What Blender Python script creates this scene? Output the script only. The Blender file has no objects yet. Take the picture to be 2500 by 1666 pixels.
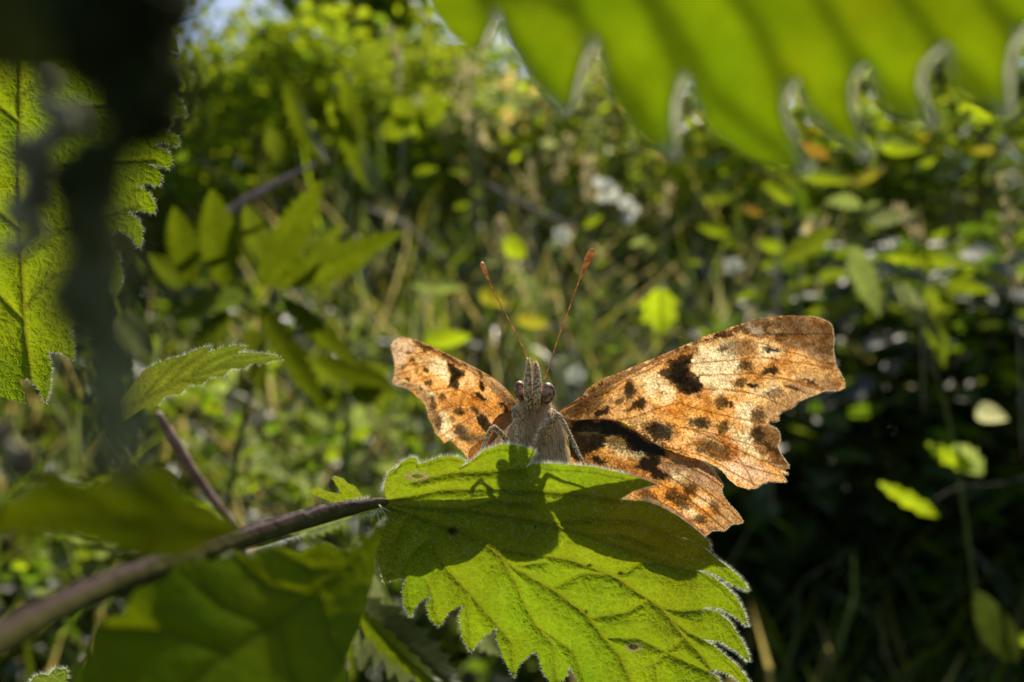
import bpy, math, random
import numpy as np
from mathutils import Vector
rng = np.random.default_rng(7)
random.seed(7)
R = math.radians

# ------------------------------------------------------------------ camera, sky, sun, exposure
scene = bpy.context.scene
COL = scene.collection
CAM_Z = 0.55                      # metres above the ground line of the path
PITCH = R(4.0)
LENS = 28.0
F = 2500 * LENS / 36.0            # focal length in photo pixels
cam_d = bpy.data.cameras.new('camera')
cam = bpy.data.objects.new('camera', cam_d); COL.objects.link(cam)
cam.location = (0, 0, CAM_Z); cam.rotation_euler = (math.pi / 2 + PITCH, 0, 0)
cam_d.lens = LENS; cam_d.sensor_width = 36.0
cam_d.clip_start = 0.002; cam_d.clip_end = 600
cam_d.dof.use_dof = True; cam_d.dof.focus_distance = 0.0655; cam_d.dof.aperture_fstop = 26
scene.camera = cam

SUN_EL, SUN_AZ = R(46), R(14)     # sun behind the subject, a little to the right of the view axis
world = bpy.data.worlds.new('World'); scene.world = world; world.use_nodes = True
wn = world.node_tree.nodes; wl = world.node_tree.links; wn.clear()
sky = wn.new('ShaderNodeTexSky'); sky.sky_type = 'NISHITA'; sky.sun_disc = False
sky.sun_elevation = SUN_EL; sky.sun_rotation = SUN_AZ
sky.dust_density = 1.4
bg = wn.new('ShaderNodeBackground'); bg.inputs[1].default_value = 0.11
wo = wn.new('ShaderNodeOutputWorld')
wl.new(sky.outputs[0], bg.inputs[0]); wl.new(bg.outputs[0], wo.inputs[0])
sun_d = bpy.data.lights.new('sun', 'SUN'); sun_d.energy = 5.0; sun_d.angle = R(0.5); sun_d.color = (1.0, 0.90, 0.74)
sun = bpy.data.objects.new('sun', sun_d); COL.objects.link(sun)
SUNV = Vector((math.sin(SUN_AZ) * math.cos(SUN_EL), math.cos(SUN_AZ) * math.cos(SUN_EL), math.sin(SUN_EL)))
sun.rotation_euler = SUNV.to_track_quat('Z', 'Y').to_euler()
scene.view_settings.view_transform = 'Standard'; scene.view_settings.look = 'None'
scene.view_settings.gamma = 1.0; scene.view_settings.use_curve_mapping = False
scene.view_settings.exposure = 0.38
scene.cycles.use_denoising = True
scene.cycles.max_bounces = 7; scene.cycles.diffuse_bounces = 4; scene.cycles.transmission_bounces = 5
scene.cycles.sample_clamp_indirect = 4.0; scene.cycles.sample_clamp_direct = 0.0

# ------------------------------------------------------------------ helpers
CP, SP = math.cos(PITCH), math.sin(PITCH)
def P(px, py, D):
    """photo pixel at camera depth D (mm) -> world metres (arrays allowed)"""
    px = np.asarray(px, float); py = np.asarray(py, float); D = np.asarray(D, float)
    u = (px - 1250) / F * D; v = (833 - py) / F * D
    x = u; y = D * CP - v * SP; z = D * SP + v * CP
    return np.stack(np.broadcast_arrays(x, y, z), -1) * 0.001 + np.array([0, 0, CAM_Z])
def VEC(p): return Vector([float(a) for a in p])
def Z(pts, ox, oy, s): return [(ox + x / s, oy + y / s) for x, y in pts]
def z2(*p): return Z(p, 1300, 720, 2.45)
def zl(*p): return Z(p, 930, 800, 4.753)

def hash2(ix, iy, seed):
    h = (ix * 374761393 + iy * 668265263 + seed * 974634777) & 0xffffffff
    h = ((h ^ (h >> 13)) * 1274126177) & 0xffffffff
    return ((h ^ (h >> 16)) & 0xffff) / 65535.0
def noise(x, y, scale, seed=0, octv=3):
    x = np.asarray(x, float) / scale; y = np.asarray(y, float) / scale
    out = 0; amp = 1; tot = 0
    for o in range(octv):
        xi = np.floor(x).astype(np.int64); yi = np.floor(y).astype(np.int64)
        fx = x - xi; fy = y - yi; fx = fx * fx * (3 - 2 * fx); fy = fy * fy * (3 - 2 * fy)
        a = hash2(xi, yi, seed + o); b = hash2(xi + 1, yi, seed + o); c = hash2(xi, yi + 1, seed + o); d = hash2(xi + 1, yi + 1, seed + o)
        out = out + amp * ((a * (1 - fx) + b * fx) * (1 - fy) + (c * (1 - fx) + d * fx) * fy); tot += amp
        amp *= .5; x = x * 2.03; y = y * 2.03
    return out / tot * 2 - 1
def sstep(a, b, x):
    t = np.clip((x - a) / (b - a), 0, 1); return t * t * (3 - 2 * t)
def seg_dist(X, Y, pts, closed=False):
    """distance and nearest point to polyline"""
    pts = list(pts) + ([pts[0]] if closed else [])
    best = np.full(X.shape, 1e9); bx = np.zeros(X.shape); by = np.zeros(X.shape)
    for (x0, y0), (x1, y1) in zip(pts[:-1], pts[1:]):
        dx, dy = x1 - x0, y1 - y0; L = dx * dx + dy * dy + 1e-12
        t = np.clip(((X - x0) * dx + (Y - y0) * dy) / L, 0, 1)
        qx = x0 + t * dx; qy = y0 + t * dy; d = np.hypot(X - qx, Y - qy); m = d < best
        best = np.where(m, d, best); bx = np.where(m, qx, bx); by = np.where(m, qy, by)
    return best, bx, by
def inside(X, Y, poly):
    r = np.zeros(X.shape, bool); n = len(poly)
    for i in range(n):
        x0, y0 = poly[i]; x1, y1 = poly[(i + 1) % n]
        if y0 == y1: continue
        c = ((y0 > Y) != (y1 > Y)) & (X < (x1 - x0) * (Y - y0) / (y1 - y0) + x0)
        r ^= c
    return r
def smooth(pts, n=6, closed=False, r=None):
    """Catmull-Rom"""
    pts = [np.array(p, float) for p in pts]; out = []
    N = len(pts); rngi = range(N if closed else N - 1)
    for i in rngi:
        p0 = pts[(i - 1) % N] if closed or i > 0 else pts[0]; p1 = pts[i]; p2 = pts[(i + 1) % N]
        p3 = pts[(i + 2) % N] if closed or i + 2 < N else pts[-1]
        for k in range(n):
            t = k / n
            out.append(0.5 * ((2 * p1) + (-p0 + p2) * t + (2 * p0 - 5 * p1 + 4 * p2 - p3) * t * t + (-p0 + 3 * p1 - 3 * p2 + p3) * t ** 3))
    if not closed: out.append(pts[-1])
    return out
def rbf(ctrl, reg=0.0):
    """smooth thin-plate depth surface through (px,py,depth)"""
    c = np.array(ctrl, float); xy = c[:, :2] / 500; n = len(c)
    r = np.linalg.norm(xy[:, None] - xy[None], axis=-1)
    K = np.where(r > 0, r * r * np.log(r + 1e-9), 0) + np.eye(n) * reg
    Pm = np.c_[np.ones(n), xy]
    A = np.block([[K, Pm], [Pm.T, np.zeros((3, 3))]])
    w = np.linalg.solve(A, np.r_[c[:, 2], 0, 0, 0])
    def f(x, y):
        x = np.asarray(x, float) / 500; y = np.asarray(y, float) / 500
        out = w[n] + w[n + 1] * x + w[n + 2] * y
        for i in range(n):
            rr = np.hypot(x - xy[i, 0], y - xy[i, 1]); out = out + w[i] * rr * rr * np.log(rr + 1e-9)
        return out
    return f

def tag(o, label=None, cat=None, group=None, kind=None):
    if label: o['label'] = label
    if cat: o['category'] = cat
    if group: o['group'] = group
    if kind: o['kind'] = kind
    return o
def thing(name, label, cat, loc, group=None):
    o = bpy.data.objects.new(name, None); COL.objects.link(o); o.location = VEC(loc); o.empty_display_size = 0.005
    return tag(o, label, cat, group)
def mesh_obj(name, V, Fc, mat, parent=None, col=None, smoothed=True, kind=None, label=None):
    """V world coordinates (n,3); Fc list of index tuples or (m,k) array"""
    V = np.asarray(V, float); me = bpy.data.meshes.new(name)
    org = np.array(parent.matrix_world.translation) if parent else np.zeros(3)
    if parent:
        p = parent; org = np.zeros(3)
        while p: org = org + np.array(p.location); p = p.parent
    Vl = V - org
    if isinstance(Fc, np.ndarray):
        k = Fc.shape[1]
        me.vertices.add(len(Vl)); me.vertices.foreach_set('co', Vl.astype(np.float32).ravel())
        me.loops.add(Fc.size); me.loops.foreach_set('vertex_index', Fc.astype(np.int32).ravel())
        me.polygons.add(len(Fc)); me.polygons.foreach_set('loop_start', np.arange(0, Fc.size, k, dtype=np.int32))
        me.update(calc_edges=True)
    else:
        me.from_pydata([tuple(v) for v in Vl], [], [tuple(f) for f in Fc])
    if smoothed: me.polygons.foreach_set('use_smooth', np.ones(len(me.polygons), bool))
    if col is not None:
        a = me.color_attributes.new('Col', 'FLOAT_COLOR', 'POINT')
        c = np.ones((len(Vl), 4), np.float32); c[:, :3] = col; a.data.foreach_set('color', c.ravel())
    me.materials.append(mat); me.update()
    o = bpy.data.objects.new(name, me); COL.objects.link(o)
    if parent: o.parent = parent
    if kind: o['kind'] = kind
    if label: o['label'] = label
    return o
def curves_obj(name, pts, radii, mat, parent=None, kind='stuff'):
    """pts (N,k,3) world; radii (N,k)"""
    N, k, _ = pts.shape
    hc = bpy.data.hair_curves.new(name); hc.add_curves([k] * N)
    org = np.zeros(3); p = parent
    while p: org = org + np.array(p.location); p = p.parent
    hc.attributes['position'].data.foreach_set('vector', (pts - org).astype(np.float32).ravel())
    ra = hc.attributes.get('radius') or hc.attributes.new('radius', 'FLOAT', 'POINT')
    ra.data.foreach_set('value', radii.astype(np.float32).ravel())
    hc.materials.append(mat)
    o = bpy.data.objects.new(name, hc); COL.objects.link(o)
    if parent: o.parent = parent
    if kind: o['kind'] = kind
    return o
def tube(path, rad, ns=8, cap=True):
    """path list of 3D (m), rad list (m) -> V, F"""
    path = [np.array(p, float) for p in path]; n = len(path); V = []; Fc = []
    up = np.array([0.3, 0.8, 0.5])
    for i in range(n):
        t = path[min(i + 1, n - 1)] - path[max(i - 1, 0)]; t /= np.linalg.norm(t) + 1e-15
        a = np.cross(t, up); a /= np.linalg.norm(a) + 1e-15; b = np.cross(t, a); up = b * -1
        for k in range(ns):
            an = 2 * math.pi * k / ns; V.append(path[i] + rad[i] * (math.cos(an) * a + math.sin(an) * b))
    for i in range(n - 1):
        for k in range(ns):
            k2 = (k + 1) % ns; Fc.append((i * ns + k, i * ns + k2, (i + 1) * ns + k2, (i + 1) * ns + k))
    if cap: Fc.append(tuple(range(ns))[::-1]); Fc.append(tuple(range((n - 1) * ns, n * ns)))
    return V, Fc
def ptube(pts, ns=10, sub=6, jit=0):
    """pts: list of (px,py,D,radius_mm) -> smooth tube"""
    s = smooth(pts, sub)
    path = [P(a[0], a[1], a[2]) for a in s]; rad = [max(a[3], 1e-3) * 0.001 * (1 + jit * random.uniform(-1, 1)) for a in s]
    return tube(path, rad, ns)

# ------------------------------------------------------------------ materials
def new_mat(name):
    m = bpy.data.materials.new(name); m.use_nodes = True; nt = m.node_tree; nt.nodes.clear()
    return m, nt.nodes, nt.links
def mathn(n, l, op, a, b=None, clamp=False):
    x = n.new('ShaderNodeMath'); x.operation = op; x.use_clamp = clamp
    for i, v in enumerate((a, b)):
        if v is None: continue
        if hasattr(v, 'is_linked') or hasattr(v, 'links'): l.new(v, x.inputs[i])
        else: x.inputs[i].default_value = v
    return x.outputs[0]
def vscale(n, l, colr, f):
    x = n.new('ShaderNodeVectorMath'); x.operation = 'SCALE'; l.new(colr, x.inputs[0])
    if hasattr(f, 'links'): l.new(f, x.inputs[3])
    else: x.inputs[3].default_value = f
    return x.outputs[0]
def vmul(n, l, a, rgb):
    x = n.new('ShaderNodeVectorMath'); x.operation = 'MULTIPLY'; l.new(a, x.inputs[0])
    if hasattr(rgb, 'links'): l.new(rgb, x.inputs[1])
    else: x.inputs[1].default_value = rgb
    return x.outputs[0]
def mrange(n, l, v, a, b, c, d):
    x = n.new('ShaderNodeMapRange'); l.new(v, x.inputs[0])
    for i, q in enumerate((a, b, c, d)): x.inputs[i + 1].default_value = q
    return x.outputs[0]

def leaf_mat(name, refl=(0.5, 0.6, 0.35), trans=(1, 1, 1), cell=0.0, tw=0.5, gloss=0.25, rough=0.42, var=0.25, vs=0.004, bump=0.0003, rnd=0.0):
    """Col = transmitted colour of the thing; reflected colour = Col*refl."""
    m, n, l = new_mat(name)
    at = n.new('ShaderNodeAttribute'); at.attribute_name = 'Col'
    tc = n.new('ShaderNodeTexCoord')
    nz = n.new('ShaderNodeTexNoise'); nz.inputs['Scale'].default_value = 1 / vs; nz.inputs['Detail'].default_value = 4; l.new(tc.outputs['Object'], nz.inputs['Vector'])
    f = mrange(n, l, nz.outputs['Fac'], 0.25, 0.75, 1 - var, 1 + var)
    base = vscale(n, l, at.outputs['Color'], f)
    hgt = nz.outputs['Fac']
    if cell > 0:
        # warped net of small veins at two sizes
        nw = n.new('ShaderNodeTexNoise'); nw.inputs['Scale'].default_value = 0.8 / cell; l.new(tc.outputs['Object'], nw.inputs['Vector'])
        sc = vscale(n, l, nw.outputs['Color'], cell * 0.9)
        ad = n.new('ShaderNodeVectorMath'); ad.operation = 'ADD'; l.new(tc.outputs['Object'], ad.inputs[0]); l.new(sc, ad.inputs[1])
        v1 = n.new('ShaderNodeTexVoronoi'); v1.feature = 'DISTANCE_TO_EDGE'; v1.inputs['Scale'].default_value = 1 / cell; l.new(ad.outputs[0], v1.inputs['Vector'])
        v2 = n.new('ShaderNodeTexVoronoi'); v2.feature = 'DISTANCE_TO_EDGE'; v2.inputs['Scale'].default_value = 2.9 / cell; l.new(ad.outputs[0], v2.inputs['Vector'])
        e1 = mrange(n, l, v1.outputs['Distance'], 0.0, 0.10, 1.0, 0.0)
        e2 = mrange(n, l, v2.outputs['Distance'], 0.0, 0.16, 1.0, 0.0)
        edge = mathn(n, l, 'MAXIMUM', e1, mathn(n, l, 'MULTIPLY', e2, 0.6))
        k = mrange(n, l, edge, 0, 1, 0.92, 1.3)
        base = vscale(n, l, base, k)
        d1 = mathn(n, l, 'MINIMUM', v1.outputs['Distance'], 0.35)
        hgt = mathn(n, l, 'ADD', mathn(n, l, 'MULTIPLY', hgt, 0.4), mathn(n, l, 'ADD', mathn(n, l, 'MULTIPLY', d1, 1.7), mathn(n, l, 'MULTIPLY', v2.outputs['Distance'], 0.7)))
    bp = n.new('ShaderNodeBump'); bp.inputs['Strength'].default_value = 0.8; bp.inputs['Distance'].default_value = bump; l.new(hgt, bp.inputs['Height'])
    df = n.new('ShaderNodeBsdfDiffuse'); l.new(vmul(n, l, base, refl), df.inputs['Color']); l.new(bp.outputs[0], df.inputs['Normal'])
    tr = n.new('ShaderNodeBsdfTranslucent'); l.new(vmul(n, l, base, trans), tr.inputs['Color']); l.new(bp.outputs[0], tr.inputs['Normal'])
    mx = n.new('ShaderNodeMixShader'); mx.inputs[0].default_value = tw; l.new(df.outputs[0], mx.inputs[1]); l.new(tr.outputs[0], mx.inputs[2])
    gl = n.new('ShaderNodeBsdfGlossy'); gl.inputs['Roughness'].default_value = rough; l.new(bp.outputs[0], gl.inputs['Normal'])
    fr = n.new('ShaderNodeFresnel'); fr.inputs['IOR'].default_value = 1.42; l.new(bp.outputs[0], fr.inputs['Normal'])
    mg = n.new('ShaderNodeMixShader'); l.new(mathn(n, l, 'MULTIPLY', fr.outputs[0], gloss * 4, True), mg.inputs[0]); l.new(mx.outputs[0], mg.inputs[1]); l.new(gl.outputs[0], mg.inputs[2])
    o = n.new('ShaderNodeOutputMaterial'); l.new(mg.outputs[0], o.inputs['Surface'])
    return m
def hair_mat(name, colr, tw=0.5, coat=0.08):
    m, n, l = new_mat(name)
    df = n.new('ShaderNodeBsdfDiffuse'); df.inputs['Color'].default_value = (*colr, 1)
    tr = n.new('ShaderNodeBsdfTranslucent'); tr.inputs['Color'].default_value = (*colr, 1)
    mx = n.new('ShaderNodeMixShader'); mx.inputs[0].default_value = tw; l.new(df.outputs[0], mx.inputs[1]); l.new(tr.outputs[0], mx.inputs[2])
    gl = n.new('ShaderNodeBsdfGlossy'); gl.inputs['Roughness'].default_value = 0.35
    mg = n.new('ShaderNodeMixShader'); mg.inputs[0].default_value = coat; l.new(mx.outputs[0], mg.inputs[1]); l.new(gl.outputs[0], mg.inputs[2])
    o = n.new('ShaderNodeOutputMaterial'); l.new(mg.outputs[0], o.inputs['Surface'])
    return m
def solid_mat(name, c1, c2, scale=0.0004, rough=0.6, bump=0.0001, tw=0.0, stripe=None):
    m, n, l = new_mat(name)
    tc = n.new('ShaderNodeTexCoord')
    nz = n.new('ShaderNodeTexNoise'); nz.inputs['Scale'].default_value = 1 / scale; nz.inputs['Detail'].default_value = 5; l.new(tc.outputs['Object'], nz.inputs['Vector'])
    cr = n.new('ShaderNodeValToRGB'); cr.color_ramp.elements[0].position = 0.38; cr.color_ramp.elements[1].position = 0.62
    cr.color_ramp.elements[0].color = (*c1, 1); cr.color_ramp.elements[1].color = (*c2, 1); l.new(nz.outputs['Fac'], cr.inputs[0])
    bp = n.new('ShaderNodeBump'); bp.inputs['Strength'].default_value = 0.7; bp.inputs['Distance'].default_value = bump; l.new(nz.outputs['Fac'], bp.inputs['Height'])
    pb = n.new('ShaderNodeBsdfPrincipled'); l.new(cr.outputs[0], pb.inputs['Base Color']); pb.inputs['Roughness'].default_value = rough; l.new(bp.outputs[0], pb.inputs['Normal'])
    out = pb.outputs[0]
    if tw:
        tr = n.new('ShaderNodeBsdfTranslucent'); l.new(cr.outputs[0], tr.inputs['Color'])
        mx = n.new('ShaderNodeMixShader'); mx.inputs[0].default_value = tw; l.new(out, mx.inputs[1]); l.new(tr.outputs[0], mx.inputs[2]); out = mx.outputs[0]
    o = n.new('ShaderNodeOutputMaterial'); l.new(out, o.inputs['Surface'])
    return m
def wing_mat(name):
    m, n, l = new_mat(name)
    at = n.new('ShaderNodeAttribute'); at.attribute_name = 'Col'
    tc = n.new('ShaderNodeTexCoord')
    nz = n.new('ShaderNodeTexNoise'); nz.inputs['Scale'].default_value = 1 / 0.00016; nz.inputs['Detail'].default_value = 3; l.new(tc.outputs['Object'], nz.inputs['Vector'])
    nb = n.new('ShaderNodeTexNoise'); nb.inputs['Scale'].default_value = 1 / 0.0007; nb.inputs['Detail'].default_value = 4; l.new(tc.outputs['Object'], nb.inputs['Vector'])
    f = mathn(n, l, 'MULTIPLY', mrange(n, l, nz.outputs['Fac'], 0.3, 0.7, 0.5, 1.45), mrange(n, l, nb.outputs['Fac'], 0.3, 0.7, 0.85, 1.12))
    base = vscale(n, l, at.outputs['Color'], f)
    bp = n.new('ShaderNodeBump'); bp.inputs['Strength'].default_value = 0.8; bp.inputs['Distance'].default_value = 0.00006; l.new(nz.outputs['Fac'], bp.inputs['Height'])
    df = n.new('ShaderNodeBsdfDiffuse'); l.new(vmul(n, l, base, (0.62, 0.48, 0.34)), df.inputs['Color']); l.new(bp.outputs[0], df.inputs['Normal'])
    tr = n.new('ShaderNodeBsdfTranslucent'); l.new(base, tr.inputs['Color']); l.new(bp.outputs[0], tr.inputs['Normal'])
    mx = n.new('ShaderNodeMixShader'); mx.inputs[0].default_value = 0.84; l.new(df.outputs[0], mx.inputs[1]); l.new(tr.outputs[0], mx.inputs[2])
    gl = n.new('ShaderNodeBsdfGlossy'); gl.inputs['Roughness'].default_value = 0.38; l.new(bp.outputs[0], gl.inputs['Normal']); gl.inputs['Color'].default_value = (1, 0.85, 0.6, 1)
    mg = n.new('ShaderNodeMixShader'); mg.inputs[0].default_value = 0.015; l.new(mx.outputs[0], mg.inputs[1]); l.new(gl.outputs[0], mg.inputs[2])
    o = n.new('ShaderNodeOutputMaterial'); l.new(mg.outputs[0], o.inputs['Surface'])
    return m

M_LEAF = leaf_mat('nettle_leaf_green', cell=0.00062, var=0.15, vs=0.003, bump=0.00015, refl=(0.30, 0.33, 0.2), trans=(0.56, 0.49, 0.45), tw=0.58, gloss=0.035, rough=0.5)
M_LEAF_NEAR = leaf_mat('nettle_leaf_close', var=0.15, vs=0.002, bump=0.0002, refl=(0.3, 0.36, 0.2), trans=(0.56, 0.50, 0.5), tw=0.6, gloss=0.02)
M_BG = leaf_mat('hedge_leaf', var=0.3, vs=0.012, bump=0.001, refl=(0.25, 0.27, 0.12), trans=(0.84, .80, .5), tw=0.58, gloss=0.018, rough=0.5)
M_FAR = leaf_mat('sunlit_bush_leaf', var=0.3, vs=0.012, bump=0.001, refl=(0.36, 0.38, 0.16), trans=(1.25, 1.12, .7), tw=0.62, gloss=0.012)  # brighter copy of the hedge leaf: sunlight and haze put into the colour
M_DRY = leaf_mat('dry_grass_straw', var=0.3, vs=0.01, bump=0.001, refl=(0.7, 0.65, 0.55), tw=0.6, gloss=0.07)
M_LEAF_RIM = leaf_mat('nettle_leaf_backlit_rim', var=0.25, vs=0.0006, bump=0.0001, refl=(.8, .8, .8), trans=(.8, .8, .8), tw=0.5, gloss=0.05)  # pale colour stands for backlight on the downy curled edges
M_WING = wing_mat('butterfly_wing_scales')
M_EDGEHAIR = hair_mat('leaf_hair_white', (0.85, 0.9, 0.68), 0.5, 0.15)
M_FUR = hair_mat('butterfly_fur_tan', (0.95, 0.74, 0.46), 0.5, 0.06)
M_FUR2 = hair_mat('butterfly_fur_brown', (0.42, 0.29, 0.14), 0.4, 0.06)
M_BODY = solid_mat('butterfly_body_brown', (0.12, 0.08, 0.035), (0.42, 0.28, 0.14), 0.0003)
M_LEG = solid_mat('butterfly_leg_scales', (0.10, 0.05, 0.015), (0.95, 0.68, 0.36), 0.00016, 0.6, 0.00006)
M_PALP = solid_mat('butterfly_palp_scales', (0.10, 0.05, 0.02), (1.0, 0.68, 0.38), 0.0002, 0.6, 0.00008)
M_EYE = solid_mat('butterfly_eye_brown', (0.05, 0.022, 0.012), (0.52, 0.27, 0.15), 0.00035, 0.5, 0.00002)
M_ANT = solid_mat('antenna_orange_brown', (0.5, 0.25, 0.07), (0.95, 0.55, 0.18), 0.0004, 0.4, 0.00003, 0.55)
M_STEM = solid_mat('nettle_stem_purple_green', (0.042, 0.016, 0.014), (0.055, 0.058, 0.014), 0.0011, 0.85, 0.00035, 0.12)
M_STEMC = leaf_mat('nettle_stem_skin', var=0.35, vs=0.0014, bump=0.00035, refl=(1, 1, 1), trans=(1.2, 1.2, 1), tw=0.15, gloss=0.02)
M_GREENSTEM = solid_mat('shoot_stem_green', (0.10, 0.13, 0.02), (0.20, 0.24, 0.05), 0.002, 0.6, 0.0002, 0.35)
M_STRAND = solid_mat('nettle_flower_shaded', (0.010, 0.011, 0.003), (0.03, 0.032, 0.012), 0.0005, 0.8, 0.0001, 0.0)  # shaded side of the close strand put into a near-black colour
M_SEED = solid_mat('nettle_seed_pale', (0.22, 0.2, 0.12), (0.45, 0.42, 0.28), 0.0006, 0.7, 0.0001, 0.15)
M_TWIG = solid_mat('twig_pink_brown', (0.24, 0.14, 0.10), (0.42, 0.27, 0.2), 0.003, 0.6, 0.0003)
M_BARK = solid_mat('bark_grey_brown', (0.05, 0.04, 0.03), (0.14, 0.11, 0.08), 0.02, 0.8, 0.004)
M_SOIL = solid_mat('dark_leaf_litter_soil', (0.012, 0.010, 0.006), (0.035, 0.028, 0.016), 0.02, 0.9, 0.004)
M_FLOWER = leaf_mat('white_flower_petal', var=0.1, vs=0.01, bump=0.0005, refl=(1, 1, 1), tw=0.4, gloss=0.1)

# ------------------------------------------------------------------ sheets traced in plan, given their own curved depth
def grid_sheet(poly, step):
    xs = [p[0] for p in poly]; ys = [p[1] for p in poly]
    gx = np.arange(min(xs) - step, max(xs) + 2 * step, step); gy = np.arange(min(ys) - step, max(ys) + 2 * step, step)
    nx, ny = len(gx), len(gy)
    CX, CY = np.meshgrid(gx[:-1] + step / 2, gy[:-1] + step / 2)
    ins = inside(CX, CY, poly)                      # (ny-1, nx-1)
    VX, VY = np.meshgrid(gx, gy)
    cnt = np.zeros((ny, nx), int)
    for a in (0, 1):
        for b in (0, 1): cnt[a:ny - 1 + a, b:nx - 1 + b] += ins
    bd = (cnt > 0) & (cnt < 4)
    _, qx, qy = seg_dist(VX[bd], VY[bd], poly, True)
    VX[bd] = qx; VY[bd] = qy
    used = cnt > 0; idx = -np.ones((ny, nx), int); idx[used] = np.arange(used.sum())
    jj, ii = np.nonzero(ins)
    Fc = np.stack([idx[jj, ii], idx[jj + 1, ii], idx[jj + 1, ii + 1], idx[jj, ii + 1]], 1)
    return VX[used], VY[used], Fc
def sheet(name, poly, depth, step, colfn, mat, parent, relief=None, label=None):
    X, Y, Fc = grid_sheet(poly, step)
    D = depth(X, Y)
    if relief is not None: D = D - relief(X, Y)
    V = P(X, Y, D)
    return mesh_obj(name, V, Fc, mat, parent, col=colfn(X, Y), label=label)
def rough_outline(poly, seg=6, amp=0.8, seed=1):
    out = []
    for i in range(len(poly)):
        (x0, y0), (x1, y1) = poly[i], poly[(i + 1) % len(poly)]
        L = math.hypot(x1 - x0, y1 - y0); n = max(1, int(L / seg))
        nx, ny = -(y1 - y0) / (L + 1e-9), (x1 - x0) / (L + 1e-9)
        for k in range(n):
            t = k / n; a = 0 if k == 0 else amp * float(noise(x0 + (x1 - x0) * t, y0 + (y1 - y0) * t, 5, seed, 2)) * 1.6
            out.append((x0 + (x1 - x0) * t + nx * a, y0 + (y1 - y0) * t + ny * a))
    return out
def edge_hairs(name, path, depth, n, length, parent, mat, rad=0.014, closed=False, flip=1, spread=0.6, dz=0.3, kk=4):
    """hairs along a polyline (px); length mm"""
    pts = list(path) + ([path[0]] if closed else [])
    seg = [(pts[i], pts[i + 1]) for i in range(len(pts) - 1)]
    L = np.array([math.hypot(b[0] - a[0], b[1] - a[1]) for a, b in seg]); c = np.cumsum(L) / L.sum()
    out = []; rr = []
    for _ in range(n):
        i = int(np.searchsorted(c, random.random())); i = min(i, len(seg) - 1); a, b = seg[i]; t = random.random()
        x = a[0] + (b[0] - a[0]) * t; y = a[1] + (b[1] - a[1]) * t
        nx, ny = (b[1] - a[1]) / (L[i] + 1e-9) * flip, -(b[0] - a[0]) / (L[i] + 1e-9) * flip
        tx, ty = (b[0] - a[0]) / (L[i] + 1e-9), (b[1] - a[1]) / (L[i] + 1e-9)
        g = random.gauss(0.25, spread); dx, dy = nx + tx * g, ny + ty * g; q = math.hypot(dx, dy); dx /= q; dy /= q
        D = float(depth(x, y)); ln = length * random.uniform(0.45, 1.15); pmm = F / D; zz = random.uniform(-1, 1) * dz; bend = random.uniform(-.3, .3)
        row = []
        for k in range(kk):
            s = ln * k / (kk - 1); row.append(P(x + (dx * s + tx * bend * s * s) * pmm, y + (dy * s + ty * bend * s * s) * pmm, D + zz * s))
        out.append(row); rr.append([rad * 1e-3 * (1 - 0.85 * k / (kk - 1)) for k in range(kk)])
    return curves_obj(name, np.array(out), np.array(rr), mat, parent)
def surf_hairs(name, poly, depth, n, length, parent, mat, rad=0.009, dirn=(0.3, 0.5), relief=None):
    xs = [p[0] for p in poly]; ys = [p[1] for p in poly]
    X = rng.uniform(max(min(xs), -60), min(max(xs), 2560), n * 2); Y = rng.uniform(max(min(ys), -60), min(max(ys), 1720), n * 2)
    m = inside(X, Y, poly); X = X[m][:n]; Y = Y[m][:n]; N = len(X)
    D = depth(X, Y) - (relief(X, Y) if relief is not None else 0)
    ln = length * rng.uniform(0.4, 1.1, N); ax = dirn[0] + rng.normal(0, .45, N); ay = dirn[1] + rng.normal(0, .45, N)
    rows = []
    for k in range(3):
        s = ln * k / 2; rows.append(P(X + ax * s * F / D, Y + ay * s * F / D, D - s * 0.7 + 0.02))
    pts = np.stack(rows, 1); rad_ = np.tile(np.array([1, .7, .15]) * rad * 1e-3, (N, 1))
    return curves_obj(name, pts, rad_, mat, parent)
def vein_relief(veins, groove=0.10, gw=5.0, puff=0.30, pw=38.0):
    def f(X, Y):
        d = np.full(np.shape(X), 1e9)
        for v in veins:
            dd, _, _ = seg_dist(X, Y, v); d = np.minimum(d, dd)
        return puff * (1 - np.exp(-d / pw)) - groove * np.exp(-(d / gw) ** 2) + 0.05 * noise(X, Y, 17, 5, 3)
    return f
def leaf_col(veins, base, veincol, vw=5.0, widths=None, extra=None):
    def f(X, Y):
        c = np.tile(np.array(base, float), (len(X), 1))
        n1 = noise(X, Y, 120, 11, 3)[:, None]; n2 = noise(X, Y, 14, 21, 3)[:, None]
        c = c * (1 + 0.16 * n1 + 0.10 * n2)
        c[:, 0] *= (1 + 0.18 * noise(X, Y, 160, 31, 2))
        for i, v in enumerate(veins):
            w = widths[i] if widths else vw
            d, _, _ = seg_dist(X, Y, v); a = np.exp(-(d / w) ** 2)[:, None] * 0.8
            c = c * (1 - a) + np.array(veincol) * a
        if extra: c = extra(X, Y, c)
        return np.clip(c, 0, 1)
    return f
LIME = (0.40, 0.62, 0.012); GREEN = (0.30, 0.50, 0.012)

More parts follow.
